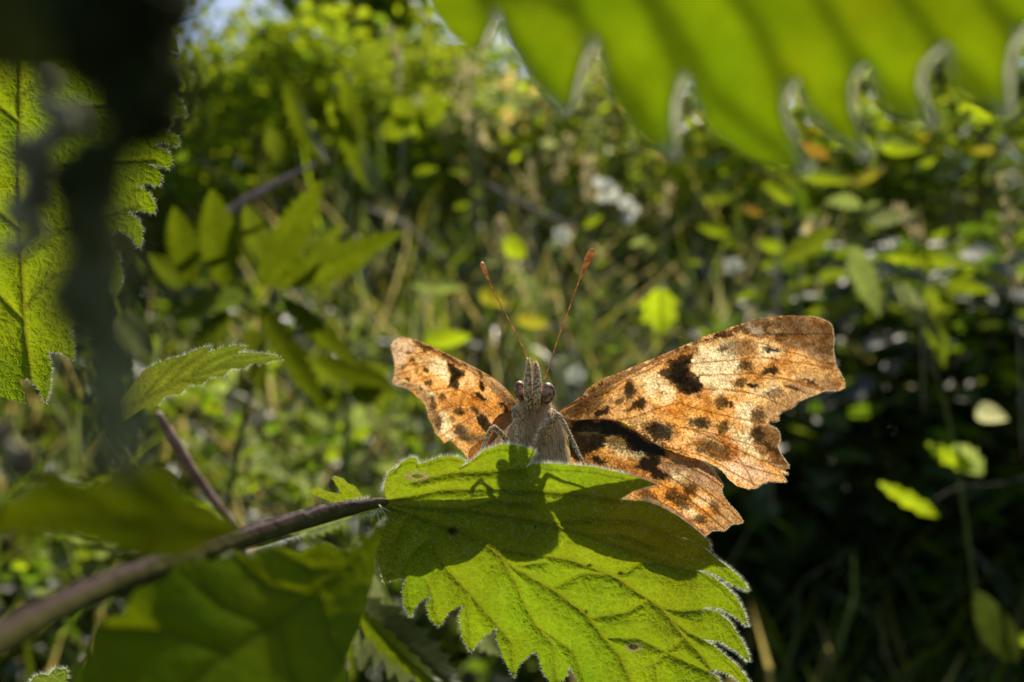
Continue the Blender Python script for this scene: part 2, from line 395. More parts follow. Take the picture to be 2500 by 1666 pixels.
# ================================================================== THE SETTING: ground bank
def gh(x, y):
    """ground height (m, world) of the overgrown bank"""
    b = np.interp(y, [-30, 0.30, 0.8, 1.5, 2.5, 4, 8, 40, 300], [.05, .08, .22, .46, .86, 1.25, 1.5, 1.8, 2.0])
    return b + 0.05 * noise(np.asarray(x) * 1000, np.asarray(y) * 1000, 400, 3, 3)
def build_ground():
    yy = np.r_[np.linspace(-30, 0, 12), np.linspace(0.1, 8, 90), np.geomspace(8.3, 400, 30)]
    xx = np.r_[-np.geomspace(400, 3, 24), np.linspace(-2.8, 2.8, 70), np.geomspace(3, 400, 24)]
    Xg, Yg = np.meshgrid(xx, yy); Zg = gh(Xg, Yg)
    V = np.stack([Xg, Yg, Zg], -1).reshape(-1, 3); nx = len(xx); ny = len(yy)
    i = np.arange(nx - 1)[None] + np.arange(ny - 1)[:, None] * nx; i = i.ravel()
    Fc = np.stack([i, i + 1, i + nx + 1, i + nx], 1)
    tag(mesh_obj('ground', V, Fc, M_SOIL), kind='structure')
build_ground()

# ------------------------------------------------------------------ leaf masses
T_LEAF = np.array([(0, 0, 0), (.28, .44, .05), (.28, -.44, .05), (.30, 0, -.03), (.62, .40, .02), (.62, -.40, .02), (.64, 0, -.05), (1, 0, -.14)])
T_LEAF_F = [(0, 3, 1, 1), (0, 2, 3, 3), (3, 6, 4, 1), (2, 5, 6, 3), (6, 7, 4, 4), (5, 7, 6, 6)]
T_F = np.array([(0, 3, 1), (0, 2, 3), (3, 6, 4), (3, 4, 1), (2, 5, 6), (2, 6, 3), (6, 7, 4), (5, 7, 6)])
T_GR = np.array([(0, -.5, 0), (0, .5, 0), (.35, -.45, .10), (.35, .45, .10), (.7, -.3, .12), (.7, .3, .12), (1, 0, .02)])
T_GRF = np.array([(0, 2, 3), (0, 3, 1), (2, 4, 5), (2, 5, 3), (4, 6, 5)])
def frames(d, up):
    d = d / np.linalg.norm(d, axis=1, keepdims=True)
    s = np.cross(d, up); s /= np.linalg.norm(s, axis=1, keepdims=True) + 1e-9
    return d, s, np.cross(s, d)
def mass(pos, length, width, dirs, ups, cols, tmpl=T_LEAF, tf=T_F):
    d, s, u = frames(dirs, ups); N = len(pos); k = len(tmpl)
    V = pos[:, None] + tmpl[None, :, 0:1] * (length[:, None, None] * d[:, None]) + tmpl[None, :, 1:2] * (width[:, None, None] * s[:, None]) + tmpl[None, :, 2:3] * (length[:, None, None] * u[:, None])
    Fc = (tf[None] + (np.arange(N) * k)[:, None, None]).reshape(-1, 3)
    return V.reshape(-1, 3), Fc, np.repeat(cols, k, 0)
def rand_dirs(N, zmin=-.6, zmax=.6):
    a = rng.uniform(0, 2 * np.pi, N); z = rng.uniform(zmin, zmax, N); r = np.sqrt(1 - z * z)
    return np.stack([r * np.cos(a), r * np.sin(a), z], 1)
def rand_up(N, tilt=.7):
    u = rng.normal(0, tilt, (N, 3)); u[:, 2] = np.abs(u[:, 2]) * .5 + 1; return u
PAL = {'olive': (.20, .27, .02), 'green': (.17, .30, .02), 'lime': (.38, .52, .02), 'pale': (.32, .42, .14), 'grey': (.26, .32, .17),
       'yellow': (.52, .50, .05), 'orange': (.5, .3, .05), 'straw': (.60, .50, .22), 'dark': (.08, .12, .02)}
def pick(N, spec):
    keys = list(spec); w = np.array([spec[k] for k in keys], float); w /= w.sum()
    c = np.array([PAL[k] for k in keys])[rng.choice(len(keys), N, p=w)]
    return c * rng.uniform(.7, 1.3, (N, 1))
def wedge(N, y0, y1, k=0.78, pad=0.12, x0=None, x1=None):
    """positions over the bank, evenly dense as seen while walking away from the lens"""
    y = np.exp(rng.uniform(math.log(y0), math.log(y1), N)); s = rng.uniform(-1 if x0 is None else x0, 1 if x1 is None else x1, N)
    return s * (k * y + pad), y

# nettle-ivy-bramble ground cover on the bank: nobody could count it
def ground_cover():
    N = 22000; x, y = wedge(N, 0.42, 4.5)
    h = rng.uniform(0, 1, N) ** 1.3 * np.interp(y, [.4, 1, 3, 5], [.06, .14, .3, .45])
    pos = np.stack([x, y, gh(x, y) + h], 1)
    L = np.interp(y, [.4, 1, 2.5, 5], [.018, .032, .06, .11]) * rng.uniform(.6, 1.5, N)
    cl = noise(x / y * 1000, np.log(y) * 1000, 170, 17, 2)
    hollow = (x > .08) & (y < .95) & (x < 1.2)
    keep = (rng.random(N) < sstep(-.45, .25, cl) * .9 + .1) & (~hollow | (rng.random(N) < .22))
    pos, L = pos[keep], L[keep]; N = len(L)
    V, Fc, C = mass(pos, L, L * rng.uniform(.5, .95, N), rand_dirs(N), rand_up(N), pick(N, {'olive': 4, 'green': 4, 'pale': 2, 'lime': 1.5, 'grey': 2, 'dark': 2}))
    tag(mesh_obj('ground_cover', V, Fc, M_BG, col=C, smoothed=False), 'mixed small green leaves carpeting the shady bank behind the butterfly', 'ground cover', kind='stuff')
    # dry flowering grass
    N = 1500; x, y = wedge(N, 0.9, 3.2, x0=-.35, x1=.8); kk = ~((x > .08) & (y < .98)); x, y = x[kk], y[kk]; N = len(x)
    pos = np.stack([x, y, gh(x, y) + .1 * y * rng.random(N)], 1); L = np.interp(y, [.4, 1, 3, 5], [.10, .20, .5, .8]) * rng.uniform(.4, 1.1, N)
    d = rand_dirs(N, .45, .95); V, Fc, C = mass(pos, L, L * .018, d, rand_dirs(N, -.3, .3), pick(N, {'straw': 4, 'pale': 2, 'lime': 1.5, 'yellow': .8}) * np.array([1.15, 1.1, .9]), T_GR, T_GRF)
    tag(mesh_obj('dry_grass', V, Fc, M_DRY, col=C, smoothed=False), 'bleached flowering grass scattered through the sunny middle of the bank', 'grass', kind='stuff')
    # grass blades
    N = 7000; x, y = wedge(N, 0.5, 4.5)
    pos = np.stack([x, y, gh(x, y)], 1); L = np.interp(y, [.4, 1, 3, 5], [.10, .22, .45, .8]) * rng.uniform(.5, 1.2, N)
    d = rand_dirs(N, .5, .95); V, Fc, C = mass(pos, L, L * .035, d, rand_dirs(N, -.3, .3), pick(N, {'olive': 3, 'green': 2, 'straw': 2.2, 'pale': 1, 'grey': 1}), T_GR, T_GRF)
    tag(mesh_obj('grass', V, Fc, M_BG, col=C, smoothed=False), 'tangled green and straw coloured grass blades on the bank', 'grass', kind='stuff')
ground_cover()

# ------------------------------------------------------------------ shrubs and trees behind
def woody(name, label, cat, group, x, y, z0, h, w, n_leaf, L, spec, hole=0.35, trunk_r=0.03, low=0.15):
    base = np.array([x, y, z0]); t = thing(name, label, cat, base, group)
    path = [base + np.array([math.sin(k * 1.7 + x) * w * .05, math.cos(k * 2.1) * w * .04, h * .8 * k / 6]) for k in range(7)]
    V, Fc = tube(path, [trunk_r * (1 - .12 * k) for k in range(7)], 7); mesh_obj('trunk', V, Fc, M_BARK, t)
    VV = []; FF = []; off = 0; tips = []
    for k in range(9):
        a = k * 2.4 + x; hh = h * random.uniform(.2, .75); b = base + np.array([0, 0, hh])
        e = b + np.array([math.cos(a) * w * random.uniform(.3, .48), math.sin(a) * w * random.uniform(.3, .48), h * random.uniform(.08, .3)])
        mid = (b + e) / 2 + np.array([0, 0, h * .03]); V, Fc = tube([b, mid, e], [trunk_r * .4, trunk_r * .28, trunk_r * .1], 5); tips.append(e)
        VV += list(V); FF += [tuple(i + off for i in f) for f in Fc]; off = len(VV)
    mesh_obj('limbs', VV, FF, M_BARK, t, kind='stuff')
    # crown: clumps of leaves around limb tips and through the volume
    nc = 46; cc = rng.normal(0, 1, (nc, 3)); cc /= np.linalg.norm(cc, axis=1, keepdims=True); cc *= rng.uniform(.35, 1, (nc, 1)) ** .5
    cc = base + np.array([0, 0, h * (low + 1) / 2]) + cc * np.array([w / 2, w / 2, h * (1 - low) / 2])
    ci = rng.integers(0, nc, n_leaf); pos = cc[ci] + rng.normal(0, 1, (n_leaf, 3)) * np.array([w, w, h * .7]) * .085
    tint = rng.uniform(.75, 1.2, (nc, 1))[ci]
    LL = L * rng.uniform(.6, 1.3, n_leaf)
    V, Fc, C = mass(pos, LL, LL * .6, rand_dirs(n_leaf), rand_up(n_leaf, .8), pick(n_leaf, spec) * tint)
    mesh_obj('crown', V, Fc, M_FAR, t, col=C, smoothed=False, kind='stuff')
    return t
def px2x(px, y): return (px - 1250) / F * y
SH = [  # label, px, y, height, width, leaves, leaf length, palette
    ('pale lit hazel bush filling the slope above the nettle shoot', 730, 3.4, .98, 1.7, 9000, .06, {'olive': 4, 'lime': 6, 'green': 3}),
    ('olive hedge bush behind the beige dry grass tuft', 1080, 3.8, .95, 1.7, 7500, .062, {'olive': 4, 'lime': 4, 'green': 3, 'grey': 1}),
    ('grey green willow bush right above the butterfly antennae', 1500, 3.3, .86, 1.6, 6500, .055, {'lime': 2, 'grey': 4, 'pale': 2, 'olive': 2, 'straw': 1}),
    ('sunlit bush with yellowing leaves under the overhanging leaf tips', 1960, 2.9, .66, 1.3, 6000, .055, {'lime': 4, 'olive': 3, 'yellow': .4, 'orange': .1, 'pale': 1, 'green': 2}),
    ('dark hawthorn bush at the right end of the slope', 2420, 2.7, .85, 1.3, 2600, .055, {'green': 3, 'dark': 3, 'olive': 2}),
    ('dark bush filling the gap below the blue sky patch', 500, 4.6, 1.25, 1.5, 5200, .075, {'dark': 3, 'green': 3, 'olive': 3}),
    ('dark bush low behind the hanging nettle leaf', 120, 2.6, .9, 1.3, 2200, .06, {'green': 2, 'dark': 3, 'olive': 2}),
]
for lb, px, y, h, w, n, L, spec in SH:
    x = px2x(px, y); woody('bush', lb, 'bush', 'bushes along the top of the bank', x, y, float(gh(x, y)) - .05, h, w, n, L, spec, low=0.0)
TR = [
    ('small tree left of the blue sky gap', 170, 8, 4.2, 2.8, 7000, .15, {'green': 3, 'dark': 3, 'olive': 2}),
    ('light green tree just right of the blue sky gap', 880, 8.5, 4.0, 2.5, 10000, .15, {'olive': 4, 'lime': 5, 'green': 2}),
    ('dark tree behind the teeth of the overhanging leaf', 1330, 9, 3.2, 3.2, 9000, .15, {'green': 3, 'dark': 3, 'olive': 1}),
    ('broad tree far right behind the overhanging leaf', 2100, 9, 4.0, 4.0, 9000, .16, {'green': 3, 'olive': 3, 'dark': 2}),
]
for lb, px, y, h, w, n, L, spec in TR:
    x = px2x(px, y); woody('tree', lb, 'tree', 'trees behind the bank', x, y, float(gh(x, y)) - .1, h, w, n, L, spec, trunk_r=.10, low=.05)
def hillside():
    N = 16000; x = rng.uniform(-22, 22, N); y = rng.uniform(14, 26, N); z = gh(x, y) + rng.uniform(0, 1, N) * (5.6 + 1.6 * noise(x * 10, x * 0, 30, 5, 3) - 6.5 * np.exp(-((x / y + .375) / .035) ** 2))
    L = .42 * rng.uniform(.6, 1.4, N); V, Fc, C = mass(np.stack([x, y, z], 1), L, L * .7, rand_dirs(N), rand_up(N, .8), pick(N, {'green': 3, 'dark': 3, 'olive': 3}))
    tag(mesh_obj('distant_wood', V, Fc, M_BG, col=C, smoothed=False), 'dark distant wood closing off the view under the sky', 'wood', kind='stuff')
hillside()
# a dense dark hedge added to shade the lower right of the slope
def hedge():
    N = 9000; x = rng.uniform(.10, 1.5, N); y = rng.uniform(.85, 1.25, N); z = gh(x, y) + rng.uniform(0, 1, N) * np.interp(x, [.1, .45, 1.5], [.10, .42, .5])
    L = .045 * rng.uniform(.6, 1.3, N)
    t = thing('bramble_bush', 'dense dark bramble thicket added to shade the hollow at lower right', 'bush', (0.8, 1.05, float(gh(.8, 1.05))))
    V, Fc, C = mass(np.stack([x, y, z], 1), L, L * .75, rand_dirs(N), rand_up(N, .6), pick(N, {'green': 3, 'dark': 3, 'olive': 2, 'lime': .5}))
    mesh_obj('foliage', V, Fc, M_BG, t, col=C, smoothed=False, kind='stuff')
    VV = []; FF = []; off = 0
    for k in range(14):
        bx = random.uniform(.15, 1.4); b = np.array([bx, 1.05, float(gh(bx, 1.05))]); e = b + np.array([random.uniform(-.2, .2), random.uniform(-.15, .1), random.uniform(.25, .45)])
        V, Fc = tube([b, (b + e) / 2 + np.array([0, 0, .03]), e], [.005, .004, .002], 6); VV += list(V); FF += [tuple(i + off for i in f) for f in Fc]; off = len(VV)
    mesh_obj('canes', VV, FF, M_TWIG, t, kind='stuff')
hedge()

# ------------------------------------------------------------------ single leaves built between two points
def leaf_mesh(base, tip, width, roll=0.0, curl=0.1, teeth=0, fold=0.15, nl=18, nw=3, tooth=0.26):
    """base, tip world; width m. returns V,F"""
    base = np.array(base, float); tip = np.array(tip, float); d = tip - base; L = np.linalg.norm(d); d /= L
    view = (base + tip) / 2 - np.array([0, 0, CAM_Z]); view /= np.linalg.norm(view)
    s = np.cross(d, view); s /= np.linalg.norm(s) + 1e-9; nrm = np.cross(s, d)
    s, nrm = s * math.cos(roll) + nrm * math.sin(roll), nrm * math.cos(roll) - s * math.sin(roll)
    V = []; cols = 2 * nw + 1
    for i in range(nl + 1):
        t = i / nl; w = math.sin(math.pi * min(1, t ** .62 * 1.0)) ** .8 if t < 1 else 0
        w = (math.sin(math.pi * t ** .7) ** .75) if 0 < t < 1 else 0.0
        if teeth:
            ph = (t * teeth) % 1.0; w *= 1 - tooth + tooth * 2 * ph ** 1.5 * (1 if ph < .92 else .2)
        c = base + d * L * t + nrm * curl * L * (4 * t * (1 - t)) 
        for j in range(-nw, nw + 1):
            q = j / nw; V.append(c + s * q * w * width / 2 + nrm * fold * width * abs(q) * w + d * (abs(q) * w * width * .12 if teeth else 0))
    Fc = []
    for i in range(nl):
        for j in range(cols - 1):
            a = i * cols + j; Fc.append((a, a + 1, a + cols + 1, a + cols))
    return V, Fc
def add_leaf(parent, b, t, wpx, D, D2=None, col='green', curl=.1, roll=0., teeth=0, mat=None, name='leaf', k=1.0, label=None):
    D2 = D if D2 is None else D2; pb = P(b[0], b[1], D); pt = P(t[0], t[1], D2)
    V, Fc = leaf_mesh(pb, pt, wpx / F * (D + D2) / 2 * .001, roll, curl, teeth, nl=max(18, teeth * 5))
    c = np.array(PAL[col] if isinstance(col, str) else col) * k
    V = np.array(V); cc = np.tile(c, (len(V), 1)) * (1 + .12 * rng.normal(0, 1, (len(V), 1)))
    cols = 7; ridge = (np.arange(len(V)) % cols) == 3; cc[ridge] *= .8
    return mesh_obj(name, V, Fc, mat or M_BG, parent, col=np.clip(cc, 0, 1), label=label)
def add_stem(parent, pts, mat=None, name='stem', ns=8, kind=None):
    V, Fc = ptube(pts, ns, 5); return mesh_obj(name, V, Fc, mat or M_GREENSTEM, parent, kind=kind)
def plant(name, label, cat, root, stem, leaves, group=None, stemmat=None, teeth=0):
    t = thing(name, label, cat, P(*root), group)
    if stem: add_stem(t, stem, stemmat)
    for lf in leaves: add_leaf(t, *lf[:4], **{**dict(teeth=teeth), **(lf[4] if len(lf) > 4 else {})})
    return t

G1 = 'nettles and other plants standing behind the butterfly'
plant('nettle_plant', 'blurred nettle shoot with long toothed leaves fanning out left of the butterfly', 'plant', (640, 1300, 210),
      [(520, 1450, 240, .8), (590, 1050, 226, .8), (640, 860, 216, .7), (668, 700, 210, .6)],
      [((640, 700), (785, 440), 100, 200, dict(D2=196, col='lime', k=0.37, curl=.03)),
       ((550, 700), (518, 462), 105, 208, dict(D2=200, col='lime', k=0.34)),
       ((470, 690), (425, 505), 80, 214, dict(D2=206, col='lime', k=0.31)),
       ((660, 700), (985, 565), 84, 204, dict(D2=200, col='lime', k=0.38, curl=.06)),
       ((700, 690), (900, 640), 60, 214, dict(D2=210, col='lime', k=0.27, curl=.04)),
       ((690, 730), (878, 895), 58, 200, dict(D2=196, col='lime', k=0.38, curl=-.05)),
       ((630, 740), (800, 1010), 74, 208, dict(D2=200, col='lime', k=0.33, curl=-.05)),
       ((780, 880), (960, 940), 62, 216, dict(D2=212, col='lime', k=0.27)),
       ((650, 640), (600, 500), 70, 218, dict(D2=212, col='olive', k=.8)), ((560, 760), (470, 900), 80, 214, dict(D2=206, col='olive', k=.7, roll=.3)),
       ((720, 660), (840, 540), 50, 218, dict(col='olive', k=.8, roll=.2)), ((610, 800), (640, 960), 70, 212, dict(col='olive', k=.6)),
       ((470, 700), (360, 620), 70, 218, dict(col='olive', k=.8)), ((600, 720), (430, 780), 80, 214, dict(col='dark', k=1.2, roll=.4))], G1, teeth=11)
plant('nettle_plant', 'nettle with yellow green toothed leaves pointing down in the upper middle', 'plant', (880, 1200, 330),
      [(840, 1250, 360, 1.2), (850, 600, 350, 1.1), (850, 180, 340, .8)],
      [((840, 190), (905, 470), 80, 330, dict(col='lime', k=.6, roll=.4)), ((800, 250), (880, 370), 50, 330, dict(col='lime', k=.65)),
       ((700, 200), (800, 400), 60, 335, dict(col='lime', k=.5, roll=.5)), ((660, 310), (680, 400), 50, 340, dict(col='olive', k=.8)),
       ((860, 180), (960, 90), 60, 330, dict(col='olive', k=1.2)), ((960, 240), (1040, 330), 70, 340, dict(col='lime', k=.75)),
       ((930, 330), (1010, 290), 60, 340, dict(col='lime', k=.7)), ((1080, 230), (1030, 310), 62, 345, dict(col='lime', k=.8))], G1, teeth=7)
plant('nettle_shoot', 'olive leaf pair just left of the butterfly wing tip', 'plant', (900, 1300, 260),
      [(860, 1400, 270, .8), (850, 1150, 268, .7), (842, 930, 262, .5)],
      [((840, 950), (950, 900), 90, 260, dict(col='olive')), ((842, 930), (750, 870), 70, 262, dict(col='olive', k=.9)),
       ((850, 960), (975, 960), 70, 255, dict(col='olive', k=.8)), ((840, 960), (760, 990), 60, 255, dict(col='olive', k=.8))], G1, teeth=6)
def single(name, label, b, t, w, D, stem=None, cat='plant', **kw):
    th = thing(name, label, cat, P(b[0], b[1], D), G1)
    if stem: add_stem(th, stem)
    add_leaf(th, b, t, w, D, **kw); return th
S0 = lambda b, D, dx=20: [(b[0] + dx, 1500, D + 60, .9), (b[0] + dx * .6, (b[1] + 1500) / 2, D + 40, .8), (b[0], b[1], D, .5)]
single('leafy_shoot', 'bright lime broad leaf hanging between the right antenna and right wing', (1612, 700), (1622, 815), 100, 420, S0((1612, 700), 420), col='lime', k=1.5, curl=.12, roll=.3, teeth=3)
single('leafy_shoot', 'pale narrow wavy leaf lying level left of the left antenna', (1003, 692), (1140, 700), 34, 380, S0((1003, 692), 380, -20), col='pale', k=1.2, curl=.08, roll=.3)
single('leafy_shoot', 'small lime leaf close by the tip of the left antenna', (1228, 585), (1285, 628), 50, 430, S0((1228, 585), 430), col='lime', k=1.3)
single('leafy_shoot', 'yellow arched leaf in the V between the two antennae', (1262, 778), (1342, 792), 34, 400, S0((1262, 778), 400), col='yellow', k=1.1, curl=-.1)
single('leafy_shoot', 'bright lime leaf pair behind the top edge of the left wing', (1035, 832), (1150, 822), 46, 380, S0((1035, 832), 380), col='lime', k=1.5)
single('leafy_shoot', 'lime leaf under the arched yellow one beside the left antenna', (1170, 712), (1240, 745), 40, 410, S0((1170, 712), 410), col='yellow', k=.9)
plant('nettle_plant', 'drooping nettle with an arched lime leaf in front of the dark hollow at right', 'plant', (2300, 1500, 330),
      [(2400, 1600, 370, .8), (2310, 1000, 350, .7), (2150, 560, 330, .5)],
      [((2155, 625), (2385, 655), 52, 300, dict(col='lime', k=1.0, curl=-.17, roll=.35)),
       ((2080, 600), (2148, 775), 62, 310, dict(col='pale', k=.8)),
       ((2190, 690), (2305, 840), 46, 320, dict(col='grey', k=.9, curl=.1)),
       ((2265, 700), (2305, 900), 58, 325, dict(col='olive', k=1.2)),
       ((2310, 690), (2425, 712), 40, 330, dict(col='lime', k=.7)),
       ((2040, 560), (1900, 640), 60, 335, dict(col='olive', k=1.0)),
       ((2120, 540), (2240, 520), 44, 335, dict(col='grey', k=1.0))], G1, teeth=7)
plant('leafy_twig', 'thin twig with two lime leaves lit up in the dark hollow', 'twig', (2440, 1180, 330),
      [(2560, 1150, 335, .55), (2440, 1182, 330, .5), (2345, 1190, 325, .55), (2275, 1225, 320, .4)],
      [((2292, 1262), (2145, 1178), 40, 318, dict(col='lime', k=1.5)), ((2380, 1150), (2262, 1082), 46, 325, dict(col='lime', k=1.4)),
       ((2400, 1160), (2330, 1085), 60, 328, dict(col='pale', k=1.5))], None, M_STEM, teeth=4)
single('leafy_shoot', 'small whitish leaf at the right edge above the twig', (2385, 1000), (2462, 1025), 50, 360, None, col=(.75, .8, .6))
single('leafy_shoot', 'lime leaf tip at the bottom of the right edge', (2540, 1560), (2480, 1562), 34, 330, None, col='lime', k=1.4)
single('leafy_shoot', 'small dim green leaf right below the right wing tip', (1975, 985), (2010, 1000), 34, 380, None, col='green')
single('leafy_shoot', 'dark bluish leaf slanting at the lower right corner', (2480, 1620), (2380, 1440), 80, 300, None, col='dark', k=.7)
for lb, (bx, by), (tx, ty), w, c, k in [
    ('pale round leaf left of its twin below the olive leaf pair', (750, 1000), (838, 1030), 52, 'pale', 1.1),
    ('pale round leaf right of its twin below the olive leaf pair', (890, 1000), (832, 1030), 42, 'pale', 1.2),
    ('small pale round leaf alone under the left wing tip', (955, 1012), (1000, 1014), 40, 'pale', 1.1),
    ('grey green broad leaf showing right beside the dark flower strand', (280, 770), (370, 870), 90, 'grey', 1.0)]:
    single('ground_ivy', lb, (bx, by), (tx, ty), w, 340, None, col=c, k=k, roll=.2)
plant('nettle_plant', 'grey green nettle with yellow green rim leaf under the main leaf', 'plant', (1000, 1800, 110),
      [(1050, 1850, 120, .7), (980, 1700, 112, .7), (900, 1500, 108, .5)],
      [((860, 1460), (1130, 1690), 150, 105, dict(D2=98, col='grey', k=1.0, roll=.2)),
       ((860, 1480), (1110, 1700), 60, 100, dict(D2=96, col='lime', k=.8, roll=.3)),
       ((905, 1400), (880, 1640), 90, 108, dict(col='grey', k=.8)),
       ((1130, 1480), (1225, 1600), 100, 118, dict(col='grey', k=1.1)),
       ((690, 1290), (860, 1260), 70, 100, dict(col='pale', k=.8))], G1, teeth=8)
plant('ground_ivy', 'pinkish brown bare stem rising behind the dark leaf at lower left', 'plant', (560, 1300, 130),
      [(640, 1420, 150, .7), (560, 1280, 135, .75), (470, 1150, 122, .75), (430, 1085, 118, .8), (385, 1010, 114, .5)], [], None, M_TWIG)
plant('twig', 'short bare pinkish twig slanting up behind the nettle shoot', 'twig', (540, 540, 230),
      [(530, 540, 230, 1.4), (600, 490, 232, 1.3), (690, 440, 236, .9), (770, 400, 240, .4)], [], None, M_TWIG)
plant('twig', 'thin bare twig slanting down left of the white flowers', 'twig', (1200, 440, 500),
      [(1190, 450, 500, 1.1), (1310, 515, 500, 1.2), (1420, 560, 500, .9)], [], None, M_TWIG)
# grasses with seed heads, strands and white flower head
def seed_grass(label, pts, D, wpx, col='straw', n=60, group='dry grass and nettle seed heads'):
    t = thing('grass_stalk', label, 'grass stalk', P(pts[-1][0], pts[-1][1] + 100, D), group)
    s = smooth(pts, 6); r = .25 * D / 300
    add_stem(t, [(pts[-1][0] + 15, pts[-1][1] + 420, D + 20, r)] + [(p[0], p[1], D, r) for p in pts[::-1]], M_DRY2)
    pos = []; dirs = []
    for _ in range(n):
        p = s[random.randrange(len(s))]; pos.append(P(p[0] + random.uniform(-.5, .5) * wpx, p[1] + random.uniform(-8, 8), D + random.uniform(-1, 1) * wpx / F * D))
        dirs.append((random.uniform(-.6, .6), random.uniform(-.5, .5), random.uniform(.4, 1)))
    L = np.full(n, wpx * .6 / F * D * .001) * rng.uniform(.6, 1.2, n)
    V, Fc, C = mass(np.array(pos), L, L * .4, np.array(dirs), rand_dirs(n, -.5, .5), np.tile(PAL[col], (n, 1)) * rng.uniform(.7, 1.2, (n, 1)))
    mesh_obj('seed_head', V, Fc, M_DRY, t, col=C, smoothed=False, kind='stuff')
M_DRY2 = solid_mat('dry_stalk', (.3, .26, .14), (.45, .4, .22), .004, .6, .0005)
for lb, pts, D, w, c in [
    ('tall beige dry grass plume leaning right beside the overhanging leaf', [(1205, 25), (1180, 110), (1150, 190)], 520, 34, 'straw'),
    ('beige dry grass plume hanging straight below the leaning plume', [(1135, 150), (1130, 240), (1170, 350)], 540, 44, 'straw'),
    ('single pale grass plume standing before the hedge left of the blue gap', [(955, 70), (972, 150), (975, 215)], 560, 22, 'straw'),
    ('pale seed head left of the white flowers', [(1300, 400), (1295, 460), (1300, 490)], 560, 20, 'straw'),
    ('beige seed head above the white flowers', [(1390, 340), (1370, 400), (1360, 440)], 560, 24, 'straw'),
    ('beige seed head touching the white flowers from the left', [(1440, 400), (1435, 450), (1440, 490)], 560, 34, 'straw'),
    ('long knobbly pale seed strand hanging at the right edge', [(2448, 430), (2455, 520), (2462, 600), (2482, 700)], 300, 30, 'straw'),
    ('short beige seed strand above the arched lime leaf', [(2195, 505), (2215, 545), (2240, 580)], 310, 26, 'straw'),
    ('pale seed head right of the white flowers', [(1640, 460), (1630, 500), (1620, 530)], 560, 22, 'straw'),
    ('pale fluffy plume in the gap between lit leaves at right', [(2000, 540), (1975, 590), (1950, 630)], 420, 46, 'straw'),
    ('dull grass plume just above the right wing', [(1830, 760), (1845, 790), (1870, 830)], 460, 20, 'straw'),
    ('slim pale seed head over the left antenna tip', [(1222, 540), (1225, 570), (1222, 600)], 500, 22, 'straw')]:
    seed_grass(lb, pts, D, w, c)
def white_flowers():
    t = thing('white_flower', 'white flower head with drooping florets in the grass above the antennae', 'flower', P(1500, 480, 600))
    add_stem(t, [(1580, 900, 640, .9), (1560, 650, 615, .8), (1500, 480, 600, .6)], M_STEM)
    for k in range(16):
        a = random.uniform(0, 1); cx = 1455 + 125 * a + random.uniform(-14, 14); cy = 445 + 85 * a + random.uniform(-14, 14)
        add_leaf(t, (cx, cy), (cx + random.uniform(-25, 30), cy + random.uniform(-15, 28)), 24, 600 + random.uniform(-8, 8), col=(.8, .8, .68), mat=M_FLOWER, name='petal')
    for lb, c in [('small white blossom shining right of the lime broad leaf', (1790, 650)), ('small white blossom between the antennae tips above', (1372, 575)),
                  ('pale whitish blossom just right of the butterfly head', (1405, 915))]:
        th = thing('white_flower', lb, 'flower', P(c[0], c[1], 560))
        add_stem(th, [(c[0] + 20, c[1] + 400, 590, .7), (c[0] + 8, c[1] + 200, 575, .6), (c[0], c[1], 560, .4)], M_STEM)
        for k in range(5):
            a = k * 1.256; add_leaf(th, c, (c[0] + 26 * math.cos(a), c[1] + 24 * math.sin(a)), 20, 560, col=(.7, .74, .6), mat=M_FLOWER, name='petal')
white_flowers()
# scattered lit leaves that stand out of the tangle, each on a shoot of its own
SHOOT_LABELS = ['lime leaf right against the lower end of the white flower head', 'lime leaf at the left tip of the white flower head', 'orange brown leaf below the second notch of the overhanging leaf', 'slanting lime leaf beside the orange brown one under the leaf teeth', 'yellow leaf between two lime leaves under the right leaf teeth', 'longest lime leaf slanting just under the overhanging teeth', 'wide lime leaf touching the overhanging tooth at right', 'brightest lime leaf high at the right edge under the last teeth', 'small bright lime leaf under the wide lime one at right', 'pale leaf right of the orange brown leaf in the tangle', 'orange leaf peeping out between two overhanging tooth tips', 'lime leaf beside the small white blossom, toward the sunlit bush', "lime leaf right of the small white blossom at the tangle's middle", 'small glowing lime leaf closest above the right wing', 'olive leaf between white flowers and orange brown leaf', 'yellow leaf near the right edge by the dark bush', 'pale small leaf below the white flowers', 'small lime leaf right above the right antenna club', "green leaf resting over the right wing's front edge", 'olive leaf inside the V of the antennae, near the left one', 'small lime leaf left above the left antenna', 'lime leaf low beside the pointing down nettle', 'olive leaf right of the lime one beside the pointing down nettle', 'tiny grey green leaf by the right antenna club', 'pale leaf low between the antennae bases', 'olive leaf halfway between the antennae', 'olive leaf below the small white blossom at right', "olive leaf in front of the drooping nettle's stem", "pale leaf over the drooping nettle's left leaf", 'grey green leaf right beside the left antenna club']
FL = 'leafy shoots scattered through the tangle'
